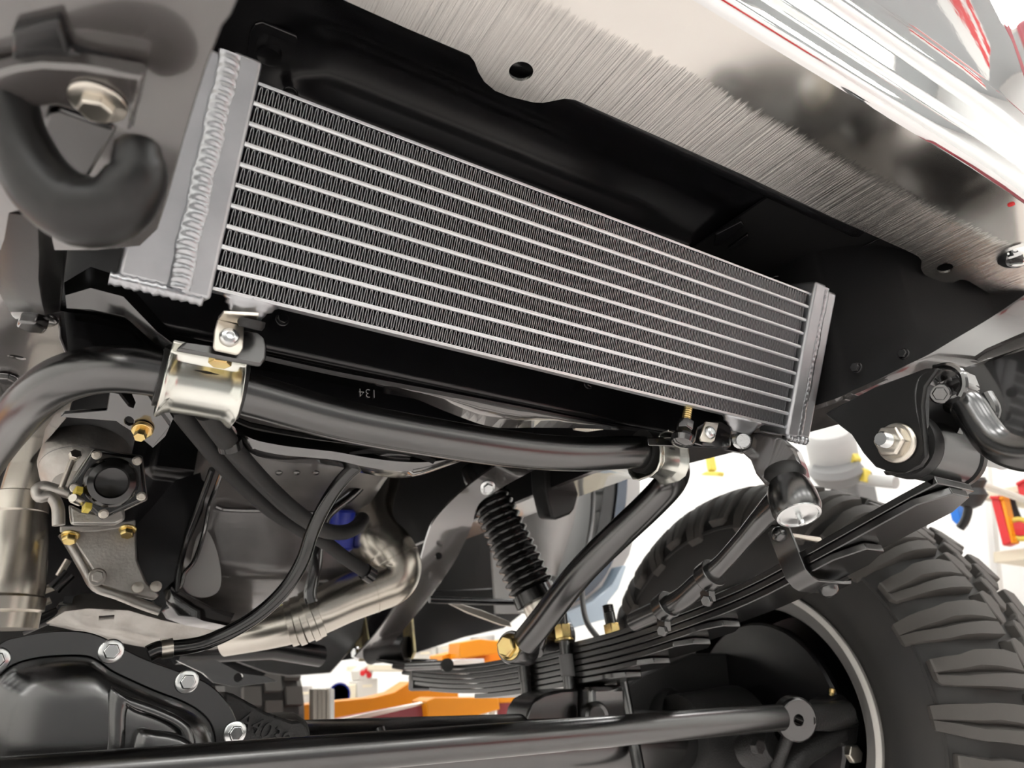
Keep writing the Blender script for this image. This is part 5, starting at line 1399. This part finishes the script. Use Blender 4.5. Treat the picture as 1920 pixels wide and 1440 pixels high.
# cartons on the far shelf
cart = [([(500, 1290), (518, 1288), (520, 1330), (506, 1332)], 'white carton, leftmost on the far shelf', CARD), ([(521, 1290), (552, 1284), (553, 1326), (523, 1328)], 'white carton second on the far shelf', CARDP), ([(556, 1288), (586, 1286), (585, 1323), (555, 1325)], 'squat white carton third on the far shelf', CARDP),
        ([(628, 1290), (646, 1290), (646, 1318), (628, 1320)], 'carton with a blue round logo behind the pad post', CARD), ([(648, 1285), (668, 1282), (668, 1312), (648, 1314)], 'tan carton right of the blue logo carton', WOOD), ([(669, 1278), (708, 1272), (708, 1308), (669, 1310)], 'larger white carton with red print above', CARD),
        ([(672, 1258), (692, 1242), (702, 1250), (696, 1276), (674, 1276)], 'white bag with red print near the shackle bolt', CARD), ([(776, 1216), (818, 1212), (818, 1246), (776, 1248)], 'printed white carton left of the far lift arm', CARDP), ([(822, 1212), (850, 1206), (858, 1230), (822, 1236)], 'white carton leaning on the far lift arm', CARD), ([(900, 1193), (928, 1190), (928, 1246), (900, 1247)], 'white striped carton above the far lift arm', CARDP)]
for pp_, lab, m_ in cart:
    ctr = P(sum(a for a, b_ in pp_) / len(pp_), sum(b_ for a, b_ in pp_) / len(pp_), Y=4.6)
    t_ = thing('carton', lab, 'carton', tuple(ctr), 'cartons on the far shelf')
    mk('box', plate(B(), [P(a, b_, Y=4.6) for a, b_ in pp_], (0, 0.15, 0)), m_, t_, bevel=0.004)
    if 'blue' in lab:
        mk('printed_logo', lathe(B(), [(0.07, 0), (0.06, 0.002), (0.0004, 0.002)], P(636, 1303, Y=4.598), (0, -1, 0), 24), BLUED, t_)
    elif 'red print' in lab and 'bag' in lab:
        for k, (a, b_) in enumerate(((680, 1262), (688, 1258), (692, 1266))):
            mk('printed_patch', lathe(B(), [(0.018, 0), (0.012, 0.002), (0.0004, 0.002)], P(a, b_, Y=4.598), (0, -1, 0), 12), REDB, t_)
    else:
        lo_, hi_ = min(pp_), max(pp_)
        mx_, my_ = sum(a for a, b_ in pp_) / len(pp_), sum(b_ for a, b_ in pp_) / len(pp_)
        mk('carton_flap', plate(B(), [P(mx_ - 9, my_ - 8, Y=4.597), P(mx_ + 9, my_ - 9, Y=4.597), P(mx_ + 9, my_ - 4, Y=4.597), P(mx_ - 9, my_ - 3, Y=4.597)], (0, 0.002, 0)), WOOD, t_)
fs = thing('storage_shelf', 'long pale storage shelf against the back wall', 'shelf', tuple(P(700, 1335, Y=4.7)))
a = P(700, 1335, Y=4.6)
box(bm := B(), (a.x + 0.4, 4.75, P(600, 1328, Y=4.6).z - 0.02), (3.0, 0.5, 0.04)); mk('shelf_board', bm, WOOD, fs)
for x in (a.x - 1.0, a.x + 1.8):
    box(bm := B(), (x, 4.75, (ZF + a.z) / 2), (0.05, 0.45, a.z - ZF)); mk('shelf_upright', bm, WOOD, fs)

# far tyre glimpsed left of the cartons
ft = thing('far_tyre', 'black treaded tyre glimpsed far behind the cast number', 'tyre', tuple(P(450, 1340, Y=3.0)))
tcx = P(430, 1380, Y=3.0)
mk('carcass', lathe(B(), [(0.20, -0.12), (0.30, -0.14), (0.34, -0.10), (0.35, 0), (0.34, 0.10), (0.30, 0.14), (0.20, 0.12)], tcx, (1, 0.2, 0), 64, caps=False), TYRE, ft)
for k in range(24):
    for j in (-1, 0, 1):
        a = 2 * math.pi * (k + 0.5 * (j % 2)) / 24
        ax_ = V((1, 0.2, 0)).normalized(); x_, y_, _ = frame(ax_)
        d_ = x_ * math.cos(a) + y_ * math.sin(a)
        box(bm := B(), tcx + d_ * 0.352 + ax_ * j * 0.075, (0.06, 0.062, 0.02), (ax_, ax_.cross(d_), d_)); mk('tread_block', bm, TYREP, ft)

# ------------------------------------------------------------------ background on the right: shelving unit and shop equipment
rs_t = thing('tool_shelf', 'cream tool shelf on the right wall beyond the tyre', 'shelf', tuple(P(1900, 1100, X=3.6)))
for (a, b_, c_, d_, th_) in ((1838, 923, 2060, 880, 14), (1862, 1035, 2060, 1012, 20)):
    mk('shelf_board', plate(B(), [P(a, b_, X=3.5), P(c_, d_, X=3.5), P(c_, d_ + th_, X=3.5), P(a, b_ + th_, X=3.5)], (0.4, 0, 0)), WOOD, rs_t, bevel=0.004)
slb = [(1838, 860), (1850, 858), (1880, 1180), (1868, 1182)]
mk('upright', plate(B(), [P(a, b_, X=3.85) for a, b_ in slb], (0.04, 0, 0)), WHT, rs_t)
it = [('red_toolbox', 'tall red bottle jack handle on the cream tool shelf', 'tool', [(1856, 930), (1872, 930), (1896, 1018), (1880, 1024)], REDB), ('orange_bar', 'thin orange bar beside the red handle on the shelf', 'tool', [(1874, 932), (1880, 930), (1900, 1015), (1895, 1020)], YEL),
      ('red_case', 'red case at the right edge above the upper shelf', 'case', [(1905, 905), (1925, 895), (1930, 930), (1912, 936)], REDB), ('blue_bar', 'bright blue plastic bar hanging behind the spring end', 'bar', [(1775, 940), (1790, 936), (1803, 984), (1798, 988), (1784, 976)], BLUEB)]
for nm, lab, ct, pp_, m_ in it:
    c_ = sum((P(a, b_, X=3.45) for a, b_ in pp_), V()) / len(pp_)
    t_ = thing(nm, lab, ct, tuple(c_))
    mk('body', plate(B(), [P(a, b_, X=3.45) for a, b_ in pp_], (0.06, 0, 0)), m_, t_, bevel=0.006)
    mk('end_cap', plate(B(), [P(a, b_, X=3.44) for a, b_ in (pp_[0], pp_[1], (pp_[1][0], pp_[1][1] + 5), (pp_[0][0], pp_[0][1] + 5))], (0.05, 0, 0)), m_, t_)
hs = thing('coiled_hose', 'dark coiled hose hanging under the cream shelf', 'hose', tuple(P(1905, 960, X=3.6)))
mk('coil', tube(B(), cat([P(a, b_, X=3.55) for a, b_ in [(1890, 925), (1900, 960), (1915, 985), (1940, 1000), (1960, 970)]], 6), 0.022, 12), RUB, hs)
vl = thing('valve_wheel', 'yellow-rimmed red valve wheel at the right edge', 'valve', tuple(P(1912, 990, X=3.5)))
mk('rim', tube(B(), circle(P(1912, 992, X=3.5), (-1, -0.4, 0), 0.042, 24), 0.012, 10, caps=False, loop=True), YELB, vl)
mk('hub', lathe(B(), [(0.03, 0), (0.03, 0.012), (0.0004, 0.014)], P(1912, 992, X=3.5), (-1, -0.4, 0), 20), REDB, vl)
mc = thing('shop_machine', 'grey and yellow shop machine glimpsed under the right hanger', 'machine', tuple(P(1590, 870, X=3.2)))
mk('motor', lathe(B(), [(0.004, -0.09), (0.10, -0.09), (0.12, -0.06), (0.12, 0.08), (0.10, 0.1), (0.004, 0.1)], P(1560, 842, X=3.2), (0.6, 0.4, -1), 28), GRYP, mc)
mk('motor_cap', lathe(B(), [(0.004, 0), (0.11, 0), (0.13, 0.03), (0.10, 0.09), (0.004, 0.10)], P(1566, 872, X=3.15), (0.6, 0.4, -1), 28), GREY, mc)
for pp_ in ([(1580, 840), (1590, 838), (1605, 858), (1602, 866), (1588, 860), (1578, 850)], [(1592, 866), (1598, 862), (1602, 880), (1596, 884)], [(1590, 885), (1605, 872), (1622, 880), (1622, 904), (1592, 896)], [(1320, 845), (1327, 842), (1334, 880), (1326, 884)], [(1312, 890), (1322, 884), (1348, 884), (1346, 892)]):
    mk('yellow_bracket', plate(B(), [P(a, b_, X=3.2) for a, b_ in pp_], (0.05, 0, 0)), YELB, mc, bevel=0.005)
mk('pipe_run', tube(B(), cat([P(a, b_, X=3.25) for a, b_ in [(1500, 880), (1540, 886), (1580, 892), (1630, 900), (1680, 905)]], 5), 0.03, 14), GRYP, mc)
al = thing('air_line_regulator', 'dark air line regulator hanging right of the spring eye', 'regulator', tuple(P(1815, 930, X=2.2)))
mk('regulator_body', lathe(B(), [(0.01, -0.03), (0.045, -0.03), (0.05, -0.02), (0.04, 0.0), (0.05, 0.02), (0.03, 0.05), (0.01, 0.06)], P(1815, 915, X=2.2), (0.1, 0.2, -1), 20), RUB, al)
mk('air_hose', tube(B(), cat([P(a, b_, X=2.2) for a, b_ in [(1812, 935), (1815, 955), (1810, 975), (1800, 990)]], 5), 0.012, 12), RUB, al)
# chalk mark on the panel behind the sway bar
cu = bpy.data.curves.new('chalk', 'FONT'); cu.body = '134'; cu.size = 0.0155; cu.extrude = 0.0002; cu.offset = -0.0004
ob = bpy.data.objects.new('tmp', cu); COL.objects.link(ob)
dg = bpy.context.evaluated_depsgraph_get()
me = bpy.data.meshes.new_from_object(ob.evaluated_get(dg)); bpy.data.objects.remove(ob)
me.materials.append(MARK)
hc = thing('hidden_panel', 'black panel with upside-down pale 134 behind the sway bar', 'panel', tuple(P(690, 740, Y=0.745)))
mk('panel', plate(B(), [P(a, b_, Y=0.75) for a, b_ in [(470, 690), (1000, 790), (1000, 830), (470, 760)]], (0, 0.004, 0)), CHS, hc)
o0 = P(707, 731, Y=0.748)
cn = bpy.data.objects.new('chalk_number', me); COL.objects.link(cn); cn.parent = hc; cn.matrix_parent_inverse = Matrix.Translation(-hc.location)
MW = Matrix((V((-1, 0, -0.12)).normalized(), V((0.12, 0, -1)).normalized(), V((0, -1, 0)))).transposed().to_4x4(); MW.translation = o0
cn.matrix_basis = MW

# supports for the background pieces
p = P(1566, 880, X=3.3)
mk('stand', box(B(), (p.x + 0.12, p.y, (ZF + p.z) / 2), (0.16, 0.16, p.z - ZF)), GREY, mc, bevel=0.01)
p = P(1815, 905, X=2.2)
mk('wall_pipe', tube(B(), cat([p, p + V((0.3, 0.05, 0.02)), V((XW1, p.y + 0.3, p.z + 0.05))], 6), 0.012, 10), STEEL, al)
zz = P(800, 1247, Y=4.6).z
mk('upper_board', box(B(), (P(850, 1240, Y=4.6).x, 4.75, zz - 0.02), (1.2, 0.5, 0.03)), WOOD, fs)
